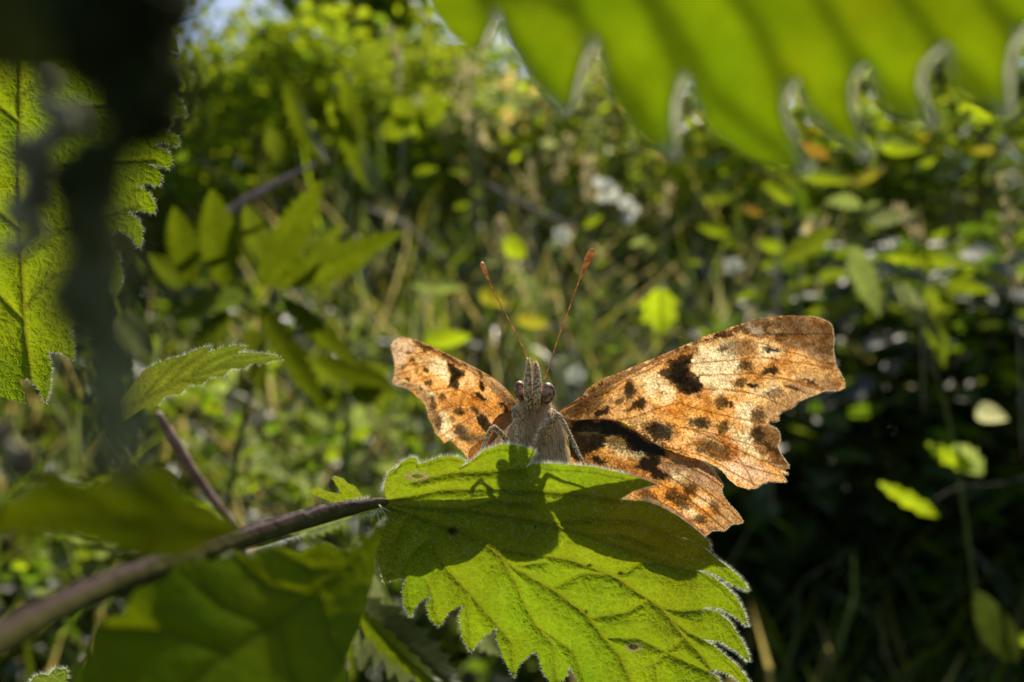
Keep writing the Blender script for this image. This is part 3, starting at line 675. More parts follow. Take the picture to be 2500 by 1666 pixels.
for i, (px, py, w, c, k) in enumerate([(1445, 540, 60, 'lime', 1.1), (1330, 520, 40, 'lime', .9), (1840, 512, 56, 'orange', 1.0), (1900, 470, 90, 'lime', .9), (2130, 425, 80, 'yellow', .9),
      (2010, 430, 130, 'lime', 1.0), (2200, 350, 120, 'lime', 1.1), (2380, 280, 90, 'lime', 1.4), (2260, 400, 60, 'lime', 1.3), (2060, 500, 90, 'pale', 1.1), (1980, 370, 90, 'orange', .8),
      (1740, 560, 80, 'lime', .8), (1880, 600, 70, 'lime', .9), (1820, 720, 56, 'lime', 1.2), (1750, 480, 80, 'olive', 1.2), (2400, 370, 60, 'yellow', .9), (1560, 590, 50, 'pale', 1.1),
      (1470, 640, 44, 'lime', .9), (1500, 850, 50, 'green', 1.2), (1250, 680, 44, 'olive', 1.1), (1130, 500, 44, 'lime', .8), (1040, 420, 60, 'lime', .8), (1120, 420, 50, 'olive', 1.2),
      (1350, 600, 36, 'grey', 1.2), (1280, 820, 46, 'pale', .8), (1360, 700, 40, 'olive', 1.2), (1700, 640, 36, 'olive', 1.4), (1960, 690, 60, 'olive', 1.1), (1930, 610, 70, 'pale', .9), (1200, 640, 44, 'grey', 1.1)]):
    D = random.uniform(380, 620); a = random.uniform(-.6, .6) + (math.pi if random.random() < .4 else 0)
    th = thing('leafy_shoot', SHOOT_LABELS[i], 'plant', P(px, py, D), FL)
    b = (px - w * .5 * math.cos(a), py - w * .5 * math.sin(a)); t_ = (px + w * .5 * math.cos(a), py + w * .5 * math.sin(a))
    add_stem(th, [(b[0] + random.uniform(-40, 40), b[1] + 380, D + 30, .5), (b[0] + 5, b[1] + 190, D + 12, .45), (b[0], b[1], D, .3)])
    add_leaf(th, b, t_, w * random.uniform(.34, .5), D, col=c, k=k * .95, curl=random.uniform(-.18, .18), roll=random.uniform(-.6, .6), teeth=random.choice([0, 5, 7]))
    for q in range(random.choice([1, 2, 3])):
        a2 = a + random.uniform(1.2, 2.6) * random.choice([-1, 1]); l2 = w * random.uniform(.45, .9); bb = (b[0] + random.uniform(-4, 8), b[1] + random.uniform(8, 50))
        add_leaf(th, bb, (bb[0] + l2 * math.cos(a2), bb[1] + l2 * .6 * math.sin(a2)), l2 * random.uniform(.3, .5), D + random.uniform(-12, 12), col=random.choice([c, 'olive', 'green', 'olive']), k=k * random.uniform(.5, .9), curl=random.uniform(-.2, .2), roll=random.uniform(-.8, .8), teeth=6)
# low plants with small rounded leaves at lower left of the butterfly
ivy_labels = ['nearest the pink stem', 'beside the toothed leaf tip', 'under the toothed leaf', 'low in the middle', 'touching the small hairy leaflet', 'behind the purple stem', 'with the palest leaves',
              'in the dark gap under the olive pair', 'right below the round leaf twins', 'behind the left wing corner', 'between dark leaf and purple stem', 'lowest by the frayed leaf', 'half hidden by the dark leaf']
for i, lb in enumerate(ivy_labels):
    cx, cy = [(430, 960), (640, 900), (500, 930), (640, 1060), (760, 1130), (600, 1180), (700, 1170), (860, 1080), (800, 1050), (1000, 1090), (470, 1280), (80, 1400), (200, 1330)][i]
    D = random.uniform(300, 460); t = thing('ground_ivy', 'low plant with small rounded leaves ' + lb, 'plant', P(cx, cy + 60, D), 'low leafy plants at lower left')
    add_stem(t, [(cx, cy + 190, D + 30, .6), (cx + 8, cy + 60, D + 5, .5), (cx, cy - 50, D, .4)])
    for k in range(12):
        a = random.uniform(0, 6.28); r = random.uniform(8, 80); x, y = cx + r * math.cos(a) * 1.1, cy + r * math.sin(a) * .9; s = random.uniform(28, 58); b = random.uniform(-.7, .7)
        sg = 1 if x > cx else -1
        add_leaf(t, (x - s / 2 * sg, y), (x + s / 2 * sg * math.cos(b), y + s / 2 * math.sin(b)), s * .72, D + random.uniform(-15, 15), col=random.choice(['pale', 'lime', 'pale', 'olive', 'green', 'grey']), k=random.uniform(1.0, 1.7), roll=random.uniform(-.3, .3))

# ================================================================== NEAR LEAVES
# --- leaf hanging at left (in focus) with teeth on its right side
left_poly = [(-260, -60), (60, -90), (300, -40), (372, 20), (412, 58), (426, 90), (438, 131), (405, 118), (372, 98), (345, 100), (318, 130), (310, 138), (348, 131), (380, 137), (415, 157), (433, 180), (439, 199),
             (410, 191), (370, 189), (330, 190), (360, 197), (410, 212), (440, 240), (457, 286), (430, 282), (400, 290), (390, 318), (415, 322), (432, 330), (438, 345), (434, 359), (405, 348), (375, 350), (388, 362), (408, 368), (420, 385), (421, 400), (411, 413),
             (385, 402), (352, 402), (374, 406), (391, 420), (395, 437), (388, 456), (362, 448), (328, 456), (352, 461), (372, 480), (382, 505), (375, 522), (345, 515), (308, 518), (330, 530), (346, 548), (349, 580), (341, 608), (322, 582), (290, 560),
             (262, 580), (290, 620), (300, 680), (285, 720), (250, 690), (220, 690), (240, 740), (240, 800), (225, 830), (200, 790), (170, 790), (182, 840), (181, 880), (150, 862), (118, 858), (126, 900), (122, 950), (111, 985), (92, 945), (66, 922), (48, 930), (62, 960), (60, 986),
             (20, 975), (-20, 960), (-60, 900), (-160, 800), (-260, 500)]
lv = [[(45, -90), (50, 180), (46, 420), (52, 620), (60, 800), (85, 990)], [(50, 100), (160, 40), (330, 20)], [(50, 230), (180, 140), (340, 110)], [(48, 390), (190, 260), (400, 250)], [(48, 520), (150, 400), (380, 390)],
      [(50, 640), (150, 560), (340, 500)], [(54, 760), (140, 670), (290, 620)], [(50, 300), (-100, 180), (-260, 120)], [(50, 560), (-60, 470), (-260, 380)], [(56, 780), (-30, 690), (-160, 600)]]
left_d = rbf([(-260, -60, 58), (300, -40, 66), (439, 199, 67), (457, 286, 67), (380, 520, 66), (340, 600, 66), (50, 200, 60), (50, 600, 60), (60, 960, 63), (180, 880, 66), (-260, 500, 60), (200, 400, 62)])
tL = thing('nettle_leaf', 'hanging bright green toothed leaf with a brown rimmed hole at the left edge', 'leaf', P(50, 0, 60))
lcol = leaf_col(lv, LIME, (0.28, 0.30, 0.02), widths=[6] + [3.2] * 9, extra=lambda X, Y, c: c * (1 - .9 * np.exp(-(np.hypot((X - 207) / 13, (Y - 266) / 11)) ** 4))[:, None] + np.array([.3, .2, .08]) * (np.exp(-((np.hypot((X - 207) / 14, (Y - 266) / 11) - 1) / .18) ** 2) * .8)[:, None])
rl = vein_relief(lv, .12, 6, .5, 40)
sheet('blade', rough_outline(left_poly, 8, .5), left_d, 3.0, lcol, M_LEAF, tL, rl)
edge_hairs('edge_hair', left_poly[2:78], left_d, 1500, .34, tL, M_EDGEHAIR, rad=.008)
surf_hairs('surface_hair', left_poly, left_d, 5000, .4, tL, M_EDGEHAIR, rad=.006, dirn=(.5, .3), relief=rl)
# --- narrow toothed leaf right of the dark strand
mid_poly = [(350, 905), (400, 880), (450, 868), (490, 850), (520, 846), (505, 862), (540, 850), (580, 843), (604, 848), (575, 862), (620, 862), (660, 866), (693, 877), (668, 880), (640, 890), (612, 886), (598, 900), (565, 900), (545, 918), (512, 920), (492, 940), (462, 940), (440, 962), (405, 965), (385, 990), (345, 1000), (300, 1030), (290, 980)]
tM = thing('nettle_leaf', 'slim toothed leaf pointing right beside the dark flower strand', 'leaf', P(330, 960, 72))
mv_old = [[(330, 975), (450, 915), (560, 885), (690, 877)], [(400, 935), (440, 900), (490, 856)], [(480, 905), (520, 872), (590, 850)]]
mv = [[(330, 985), (450, 925), (560, 890), (690, 877)], [(360, 965), (410, 905), (455, 868)], [(410, 945), (460, 890), (518, 848)], [(470, 918), (520, 878), (602, 848)], [(530, 898), (580, 875), (650, 866)], [(450, 928), (510, 925), (560, 915)], [(540, 896), (600, 893), (640, 890)]]
md = rbf([(330, 960, 75), (690, 877, 74), (500, 846, 73.2), (500, 940, 76.5), (600, 900, 75.6)])
sheet('blade', rough_outline(mid_poly, 8, .5), md, 3.0, leaf_col(mv, (.27, .38, .03), (.16, .22, .02), 5), M_LEAF, tM, vein_relief(mv, .12, 6, .6, 20))
edge_hairs('edge_hair', mid_poly[:-3], md, 500, .4, tM, M_EDGEHAIR, rad=.01)
# --- overhanging leaf, upper right, close to the lens
up_poly = [(900, -260), (990, -90), (1042, 0), (1062, 40), (1090, 78), (1150, 128), (1172, 122), (1195, 70), (1220, 26), (1222, 60), (1233, 95), (1279, 175), (1330, 235), (1378, 278), (1395, 262), (1405, 217), (1425, 140), (1460, 92),
           (1462, 140), (1477, 200), (1517, 277), (1575, 345), (1642, 390), (1650, 360), (1640, 300), (1644, 245), (1661, 195), (1680, 178), (1683, 215), (1700, 265), (1745, 330), (1820, 385), (1900, 410), (1978, 422), (1960, 370), (1925, 320), (1910, 265), (1925, 210), (1951, 188), (1952, 230), (1975, 280), (2030, 338), (2118, 386),
           (2105, 330), (2080, 270), (2076, 211), (2096, 168), (2119, 155), (2118, 200), (2140, 245), (2195, 290), (2278, 312), (2262, 260), (2241, 215), (2250, 160), (2287, 120), (2314, 105), (2302, 150), (2320, 200), (2370, 245), (2470, 285), (2460, 235), (2456, 180), (2466, 120), (2490, 70), (2520, 55),
           (2510, 110), (2530, 170), (2600, 230), (2660, 240), (2700, -260)]
uv = [[(800, -200), (1500, -160), (2700, -130)], [(1150, -170), (1180, -20), (1240, 100), (1372, 270)], [(1330, -160), (1400, 20), (1500, 200), (1640, 385)], [(1480, -160), (1640, 60), (1740, 230), (1970, 418)],
      [(1700, -150), (1850, 60), (1930, 240), (2110, 380)], [(1900, -150), (2020, 20), (2110, 180), (2270, 308)], [(2100, -150), (2220, 0), (2310, 130), (2460, 280)], [(2300, -150), (2420, 0), (2500, 100)],
      [(1560, -40), (1640, 120), (1700, 260)], [(1180, -20), (1290, -30), (1400, 20)]]
ud = rbf([(900, -260, 34), (1150, 128, 33), (1642, 390, 31.5), (1978, 422, 31), (2470, 285, 30), (2700, -260, 27), (1700, -200, 27), (1250, 26, 32), (1700, 150, 29.5), (2200, 100, 28.5)])
tU = thing('nettle_leaf', 'large bright green toothed leaf overhanging close to the lens at upper right', 'leaf', P(1700, -250, 20))
def ucol(X, Y):
    c = (1 + .16 * noise(X, Y, 60, 77, 3))[:, None] * leaf_col(uv, (.26, .43, .004), (.09, .16, .003), widths=[60] + [26] * 9)(X, Y)
    return c
sheet('blade', up_poly, ud, 7.0, ucol, M_LEAF_NEAR, tU, vein_relief(uv, .1, 30, .35, 60))
edge_hairs('edge_hair', up_poly[1:-1], ud, 5200, .45, tU, M_EDGEHAIR, rad=.010)
def rim(path, w, parent, dz):
    pts = smooth(path, 6); n = len(pts); V = []
    for i, q in enumerate(pts):
        a = pts[max(i - 1, 0)]; b = pts[min(i + 1, n - 1)]; t = np.array(b) - np.array(a); t = t / np.hypot(*t); nn = np.array([-t[1], t[0]])
        ww = w * math.sin(math.pi * (i + .6) / (n + .2)) ** .6 + 2
        D = float(ud(q[0], q[1]))
        for j in range(4):
            k = j / 3; p = np.array(q) + nn * ww * (k - .25); V.append(P(p[0], p[1], D - .05 + dz * k * k))
    Fc = [(i * 4 + j, i * 4 + j + 1, i * 4 + j + 5, i * 4 + j + 4) for i in range(n - 1) for j in range(3)]
    V = np.array(V); return mesh_obj('curled_lit_rim', V, Fc, M_LEAF_RIM, parent, col=np.tile((.62, .62, .42), (len(V), 1)) * (1 + .15 * rng.normal(0, 1, (len(V), 1))))  # ribbon along a curled edge, rim light put into its pale colour
for pth in [[(1150, 128), (1185, 100), (1205, 55), (1220, 26)], [(1378, 278), (1400, 235), (1425, 150), (1460, 92)], [(1642, 390), (1645, 320), (1650, 230), (1680, 178)], [(1978, 422), (1935, 335), (1912, 265), (1951, 188)],
            [(2118, 386), (2085, 290), (2078, 205), (2119, 155)], [(2278, 312), (2248, 230), (2250, 160), (2314, 105)], [(2470, 285), (2456, 190), (2466, 120), (2520, 55)]]: rim(pth, random.uniform(13, 22), tU, .5)
# --- leaf close to lens, top left corner, its shade put into the colour
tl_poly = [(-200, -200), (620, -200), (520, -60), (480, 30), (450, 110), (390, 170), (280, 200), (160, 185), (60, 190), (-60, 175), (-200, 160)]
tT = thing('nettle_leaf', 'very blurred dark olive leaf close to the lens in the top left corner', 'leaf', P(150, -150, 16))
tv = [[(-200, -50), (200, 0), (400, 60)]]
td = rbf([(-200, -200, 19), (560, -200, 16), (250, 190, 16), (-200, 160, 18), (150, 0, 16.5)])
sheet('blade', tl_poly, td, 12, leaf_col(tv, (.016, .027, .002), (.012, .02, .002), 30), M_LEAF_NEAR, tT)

# ================================================================== MAIN NETTLE: stem, butterfly's leaf, two close leaves
main_poly = [(936, 1236), (945, 1222), (936, 1200), (939, 1182), (943, 1168), (951, 1150), (971, 1142), (978, 1132), (987, 1125), (1000, 1118), (1010, 1117), (1018, 1121), (1020, 1134), (1046, 1127), (1073, 1117), (1100, 1114), (1124, 1118), (1137, 1127), (1122, 1143), (1140, 1133), (1152, 1125), (1183, 1099), (1222, 1086), (1252, 1086), (1279, 1091), (1310, 1102),
             (1298, 1118), (1283, 1143), (1300, 1133), (1340, 1132), (1377, 1134), (1443, 1140), (1514, 1154), (1573, 1171), (1607, 1184), (1575, 1190), (1545, 1200), (1514, 1220),
             (1573, 1223), (1612, 1236), (1652, 1258), (1691, 1286), (1718, 1309), (1731, 1325), (1735, 1344), (1710, 1333), (1675, 1314), (1637, 1306), (1683, 1319), (1722, 1341), (1750, 1364), (1781, 1388), (1813, 1416), (1829, 1444),
             (1789, 1428), (1750, 1404), (1722, 1393), (1699, 1392), (1738, 1407), (1769, 1431), (1797, 1458), (1817, 1494), (1827, 1531), (1797, 1507), (1762, 1487), (1728, 1481), (1711, 1486), (1750, 1493), (1781, 1518), (1809, 1561), (1827, 1598), (1829, 1617),
             (1797, 1589), (1758, 1566), (1714, 1560), (1742, 1577), (1769, 1600), (1805, 1631), (1828, 1663), (1834, 1692), (1789, 1650), (1750, 1636), (1728, 1638), (1752, 1653), (1776, 1690), (1795, 1740), (1798, 1800), (1740, 1780),
             (1730, 1830), (1640, 1790), (1610, 1850), (1560, 1760), (1500, 1790), (1480, 1720), (1445, 1740), (1415, 1670), (1389, 1622), (1385, 1650), (1354, 1680), (1325, 1640), (1310, 1591), (1296, 1596), (1270, 1621), (1254, 1655), (1230, 1609), (1212, 1560), (1214, 1532), (1183, 1553), (1164, 1573), (1148, 1593),
             (1128, 1553), (1122, 1500), (1136, 1477), (1117, 1482), (1093, 1498), (1081, 1521), (1071, 1531), (1050, 1514), (1041, 1478), (1057, 1454), (1034, 1462), (1014, 1482), (1003, 1509), (987, 1482), (982, 1445), (990, 1416), (975, 1411), (951, 1419), (937, 1424), (931, 1400), (924, 1376), (905, 1340), (902, 1290), (918, 1252)]
mainv = [[(936, 1231), (1054, 1272), (1132, 1300), (1211, 1338), (1300, 1352), (1396, 1368), (1506, 1411), (1616, 1486), (1671, 1557), (1722, 1612), (1790, 1720)],
         [(1132, 1300), (1200, 1340), (1251, 1384), (1349, 1439), (1428, 1498), (1475, 1557), (1514, 1604), (1540, 1660), (1570, 1740)],
         [(950, 1232), (1132, 1242), (1300, 1270), (1436, 1305), (1553, 1348), (1640, 1385), (1695, 1395)],
         [(945, 1225), (1080, 1196), (1200, 1194), (1318, 1200), (1435, 1207), (1512, 1221)],
         [(1015, 1175), (1100, 1155), (1200, 1150), (1283, 1146)],
         [(1357, 1278), (1450, 1266), (1553, 1272), (1636, 1304)],
         [(1054, 1274), (1060, 1345), (1093, 1392), (1144, 1447), (1203, 1514), (1250, 1569), (1254, 1640)],
         [(1211, 1338), (1262, 1427), (1278, 1474), (1310, 1529), (1349, 1572), (1360, 1660)],
         [(1443, 1510), (1534, 1494), (1575, 1470)], [(1616, 1486), (1670, 1492), (1709, 1488)], [(1640, 1515), (1680, 1545), (1712, 1560)], [(1506, 1411), (1560, 1375), (1630, 1370)],
         [(1475, 1557), (1560, 1560), (1640, 1600), (1728, 1640)], [(1349, 1439), (1420, 1400), (1500, 1405)], [(1144, 1447), (1148, 1580)], [(1075, 1370), (1050, 1430), (1070, 1515)], [(1040, 1320), (990, 1370), (1000, 1480)],
         [(1310, 1529), (1400, 1590), (1440, 1700)], [(1671, 1557), (1600, 1620), (1610, 1740)], [(1130, 1242), (1200, 1222), (1300, 1230)], [(1436, 1305), (1520, 1305), (1600, 1335)],
         [(1251, 1384), (1330, 1372)], [(1000, 1250), (960, 1330), (950, 1400)]]
main_d = rbf([(936, 1230, 62), (1010, 1120, 60.5), (1222, 1086, 58.6), (1300, 1102, 58.6), (1440, 1140, 58.5), (1607, 1184, 59.5), (1735, 1344, 63), (1829, 1444, 65.2), (1829, 1617, 66), (1834, 1790, 67), (1254, 1655, 65), (1148, 1593, 64.5), (1003, 1509, 63.5), (924, 1376, 62), (1280, 1330, 60.8), (1500, 1400, 62), (1600, 1600, 64.2), (1450, 1740, 65.5), (1100, 1300, 61), (1130, 1200, 59.8)])
mw = [9, 8, 7, 5, 4, 4, 5, 4.5] + [2.6] * 15
holes = [(1772 / 1 - 0, 0)]
def main_extra(X, Y, c):
    for cx, cy, a, b, cc in [(1105, 1297, 13, 10, (.03, .03, .0)), (1439, 1381, 7, 4, (.02, .015, 0)), (1515, 1400, 8, 5, (.03, .02, 0)), (1515, 1429, 3.5, 4.5, (.01, .01, 0)), (1431, 1494, 4, 5, (.04, .03, 0)), (1307, 1287, 4, 4, (.05, .05, 0)), (1200, 1385, 3, 3, (.05, .05, 0)), (1280, 1519, 3, 3, (.06, .05, 0)), (1313, 1453, 3, 3, (.08, .07, 0))]:
        m = np.exp(-(np.hypot((X - cx) / a, (Y - cy) / b) ** 3))[:, None]; c = c * (1 - m) + np.array(cc) * m
    # pale dry rims of the insect holes
    for cx, cy, a, b in [(1018, 1163, 20, 9), (1547, 1580, 15, 9)]:
        m = np.exp(-((np.hypot((X - cx) / a, (Y - cy) / b) - 1.15) / .3) ** 2)[:, None] * .85; c = c * (1 - m) + np.array((.5, .4, .25)) * m
    m = sstep(1000, 930, X)[:, None] * .35; c = c * (1 - m) + np.array((.42, .42, .03)) * m
    return c
mcol = leaf_col(mainv, (0.37, 0.58, 0.012), (0.33, 0.42, 0.015), widths=mw, extra=main_extra)
root = P(936, 1230, 62)
NP = thing('nettle_plant', 'nettle with purple green bristly stem whose toothed leaf carries the butterfly', 'plant', P(0, 1560, 40))
leafE = bpy.data.objects.new('leaf', None); COL.objects.link(leafE); leafE.parent = NP; leafE.location = VEC(root - np.array(NP.location)); leafE['label'] = 'sharp toothed leaf under the butterfly with two insect holes'
rm = vein_relief(mainv, .16, 9, .92, 50)
def sheet_holes(name, poly, depth, step, colfn, mat, parent, relief, holes):
    X, Y, Fc = grid_sheet(poly, step)
    cx = X[Fc].mean(1); cy = Y[Fc].mean(1); keep = np.ones(len(Fc), bool)
    for hx, hy, a, b in holes:
        rr = np.hypot((cx - hx) / a, (cy - hy) / b) + .22 * noise(cx, cy, 9, 3, 2); keep &= rr > 1
    V = P(X, Y, depth(X, Y) - relief(X, Y)); return mesh_obj(name, V, Fc[keep], mat, parent, col=colfn(X, Y))
sheet_holes('blade', rough_outline(main_poly, 7, .5), main_d, 2.2, mcol, M_LEAF, leafE, rm, [(1018, 1163, 15, 5), (1547, 1580, 12, 6)])
edge_hairs('edge_hair', main_poly[2:86], main_d, 4000, .34, leafE, M_EDGEHAIR, rad=.009, spread=.5)
edge_hairs('edge_hair', main_poly[86:], main_d, 900, .25, leafE, M_EDGEHAIR, rad=.008, spread=.5)
surf_hairs('surface_hair', main_poly, main_d, 9000, .34, leafE, M_EDGEHAIR, rad=.0055, dirn=(.35, .35), relief=rm)
# stem and petiole
V, Fc = ptube([(-80, 1600, 27, .66), (60, 1525, 31, .70), (250, 1435, 37, .72), (450, 1365, 44, .72), (620, 1305, 51, .72), (780, 1258, 57.5, .72), (880, 1236, 60, .5), (925, 1228, 61.5, .40), (945, 1226, 62, .22)], 16, 8, .02)
V = np.array(V); ns_ = 16; ring = np.arange(len(V)) // ns_; cen = np.array([V[ring == q].mean(0) for q in range(ring.max() + 1)])[ring]
off = V - cen; ang = np.arange(len(V)) % ns_; V = cen + off * (.90 + .07 * np.cos(ang * math.pi))[:, None]
hz = off[:, 2] / (np.linalg.norm(off, axis=1) + 1e-9); w_ = sstep(-.1, .7, hz + .35 * noise(V[:, 0] * 1e5, V[:, 2] * 1e5, 140, 5, 2))[:, None]
mesh_obj('stem', V, Fc, M_STEMC, NP, col=np.clip(np.array((.10, .10, .028)) * (1 - w_) + np.array((.05, .03, .028)) * w_, 0, 1))
edge_hairs('stem_hair', [(640, 1292), (720, 1268), (800, 1244), (900, 1218)], lambda x, y: 55.5 + (x - 640) * .022, 420, .4, NP, M_EDGEHAIR, rad=.009, flip=1)
edge_hairs('stem_hair', [(600, 1345), (720, 1310), (820, 1276), (930, 1245)], lambda x, y: 54.5 + (x - 640) * .022, 520, .45, NP, M_EDGEHAIR, rad=.009, flip=-1)
for q in [((925, 1232), (948, 1268)), ((928, 1236), (956, 1252)), ((915, 1240), (932, 1287)), ((940, 1215), (933, 1180))]:
    V, Fc = ptube([(*q[0], 61, .05), ((q[0][0] + q[1][0]) / 2, (q[0][1] + q[1][1]) / 2, 60.4, .03), (*q[1], 60, .006)], 6, 3); mesh_obj('bristle', V, Fc, M_EDGEHAIR, NP)
# small hairy leaflets at the joint
stp = [(895, 1222), (880, 1205), (870, 1190), (850, 1180), (838, 1168), (815, 1162), (812, 1170), (824, 1190), (832, 1206), (800, 1200), (775, 1190), (757, 1198), (756, 1206), (775, 1212), (800, 1222), (822, 1232), (860, 1234)]
sv = [[(893, 1224), (850, 1195), (816, 1164)], [(880, 1228), (820, 1214), (758, 1202)]]
sd = rbf([(895, 1222, 63.2), (815, 1162, 62.0), (757, 1198, 63.2), (822, 1232, 63.9)])
sheet('stipule', rough_outline(stp, 5, .6), sd, 2.0, leaf_col(sv, LIME, (.4, .5, .05), 3), M_LEAF, NP, vein_relief(sv, .06, 4, .15, 14))
edge_hairs('edge_hair', stp, sd, 260, .3, NP, M_EDGEHAIR, rad=.007)
surf_hairs('surface_hair', stp, sd, 200, .3, NP, M_EDGEHAIR, rad=.006, dirn=(-.5, -.5))
# close blurred leaves of the same nettle
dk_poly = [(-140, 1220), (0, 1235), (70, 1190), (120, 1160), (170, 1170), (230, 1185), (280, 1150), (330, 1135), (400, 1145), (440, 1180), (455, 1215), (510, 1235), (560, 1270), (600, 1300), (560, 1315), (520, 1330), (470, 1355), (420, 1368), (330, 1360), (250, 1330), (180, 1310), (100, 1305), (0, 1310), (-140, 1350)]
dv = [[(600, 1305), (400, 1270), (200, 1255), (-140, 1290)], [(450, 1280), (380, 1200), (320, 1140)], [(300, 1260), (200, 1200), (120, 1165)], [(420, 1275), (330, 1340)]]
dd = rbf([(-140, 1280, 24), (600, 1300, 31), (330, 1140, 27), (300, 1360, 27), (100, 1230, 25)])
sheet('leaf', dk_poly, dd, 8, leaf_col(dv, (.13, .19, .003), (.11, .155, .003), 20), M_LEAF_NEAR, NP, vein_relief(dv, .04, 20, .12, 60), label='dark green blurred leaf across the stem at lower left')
bt_poly = [(938, 1262), (900, 1300), (860, 1330), (830, 1345), (800, 1325), (770, 1330), (735, 1350), (700, 1342), (665, 1330), (630, 1338), (600, 1362), (575, 1342), (545, 1352), (520, 1372), (495, 1362), (460, 1372), (430, 1376), (400, 1420), (330, 1440), (300, 1500), (240, 1520), (215, 1600), (180, 1640), (160, 1760), (500, 1800), (800, 1780),
           (850, 1680), (845, 1600), (880, 1530), (890, 1480), (905, 1440), (915, 1400), (918, 1350), (935, 1300)]
bv = [[(938, 1265), (850, 1380), (700, 1500), (500, 1640), (380, 1760)], [(850, 1380), (760, 1390), (670, 1340)], [(760, 1455), (650, 1430), (560, 1350)], [(660, 1530), (540, 1480), (440, 1385)], [(780, 1440), (800, 1540), (840, 1620)], [(680, 1515), (700, 1620), (740, 1740)], [(560, 1600), (420, 1540), (260, 1530)]]
bd_ = rbf([(938, 1262, 49), (800, 1330, 45), (600, 1360, 41), (430, 1380, 37), (200, 1600, 33), (500, 1780, 35), (850, 1680, 43), (900, 1450, 47), (600, 1550, 39)])
sheet('leaf', bt_poly, bd_, 8, leaf_col(bv, (.36, .50, .006), (.24, .33, .004), 14), M_LEAF_NEAR, NP, vein_relief(bv, .06, 14, .25, 50), label='broad olive blurred leaf below the stem')
edge_hairs('edge_hair', bt_poly[:16], bd_, 300, .4, NP, M_EDGEHAIR, rad=.01)
# sharp little leaf tip at the bottom left
cp = [(60, 1700), (72, 1668), (85, 1652), (100, 1646), (118, 1650), (128, 1638), (138, 1630), (150, 1636), (160, 1632), (166, 1645), (162, 1665), (150, 1700)]
tC = thing('nettle_leaf', 'small lit hairy leaf tip poking up at the very bottom left', 'leaf', P(110, 1700, 64))
cd = lambda X, Y: 64 + 0 * np.asarray(X); cv = [[(110, 1700), (138, 1632)]]
sheet('blade', rough_outline(cp, 5, .6), cd, 2.5, leaf_col(cv, (.30, .45, .05), (.3, .4, .1), 3), M_LEAF, tC, vein_relief(cv, .06, 4, .15, 14)); edge_hairs('edge_hair', cp[1:-1], cd, 160, .4, tC, M_EDGEHAIR, rad=.01)

# --- nettle flower strands right in front of the lens
M_FLOWERET = leaf_mat('nettle_flower_bud', var=0.3, vs=0.0005, bump=0.0001, refl=(.9, .9, .9), trans=(1, 1, 1), tw=0.25, gloss=0.01)
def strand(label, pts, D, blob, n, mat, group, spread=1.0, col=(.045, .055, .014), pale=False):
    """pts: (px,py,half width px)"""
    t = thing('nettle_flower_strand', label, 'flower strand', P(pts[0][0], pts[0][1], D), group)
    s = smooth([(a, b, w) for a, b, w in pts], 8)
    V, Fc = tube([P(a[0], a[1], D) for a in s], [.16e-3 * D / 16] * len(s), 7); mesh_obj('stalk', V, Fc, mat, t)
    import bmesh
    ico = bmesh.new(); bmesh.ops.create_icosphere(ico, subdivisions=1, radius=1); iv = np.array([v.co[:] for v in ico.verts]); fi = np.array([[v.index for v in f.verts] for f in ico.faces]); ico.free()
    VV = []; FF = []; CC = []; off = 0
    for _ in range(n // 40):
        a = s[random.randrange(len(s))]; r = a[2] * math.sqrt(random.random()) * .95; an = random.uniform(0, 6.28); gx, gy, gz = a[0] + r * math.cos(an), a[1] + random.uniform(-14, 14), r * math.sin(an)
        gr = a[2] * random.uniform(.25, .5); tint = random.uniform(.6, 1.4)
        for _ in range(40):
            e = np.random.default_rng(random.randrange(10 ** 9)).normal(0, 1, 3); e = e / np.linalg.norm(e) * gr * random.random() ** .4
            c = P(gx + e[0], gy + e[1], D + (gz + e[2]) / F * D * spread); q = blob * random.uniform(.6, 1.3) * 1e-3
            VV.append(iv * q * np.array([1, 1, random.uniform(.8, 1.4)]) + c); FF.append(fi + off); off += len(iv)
            t_ = float(sstep(380, 1000, a[1])) if pale else 0; CC.append(np.tile((np.array(col) * (1 - t_) + np.array((.27, .28, .12)) * t_) * tint, (len(iv), 1)))  # dark above, paler below: the strand's shading put into the colour
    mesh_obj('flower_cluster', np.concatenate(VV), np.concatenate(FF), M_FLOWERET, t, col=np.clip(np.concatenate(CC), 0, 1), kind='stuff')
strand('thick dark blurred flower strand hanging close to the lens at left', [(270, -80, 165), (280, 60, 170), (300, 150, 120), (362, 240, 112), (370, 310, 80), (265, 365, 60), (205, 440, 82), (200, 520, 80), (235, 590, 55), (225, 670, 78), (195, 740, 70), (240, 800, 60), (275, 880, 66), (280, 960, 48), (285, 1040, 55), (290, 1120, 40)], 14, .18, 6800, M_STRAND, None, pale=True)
strand('grey beige blurred seed strand in front of the hanging left leaf', [(90, 130, 16), (110, 210, 22), (120, 270, 38), (170, 300, 50), (110, 340, 48), (60, 390, 30), (80, 450, 40), (50, 520, 34), (90, 570, 22), (30, 620, 22)], 24, .17, 1600, M_SEED, None, col=(.34, .33, .18))
strand('brown blurred seed strand low at the left edge', [(-40, 1040, 40), (20, 1090, 40), (60, 1130, 30)], 26, .18, 480, M_SEED, None, col=(.3, .24, .13))

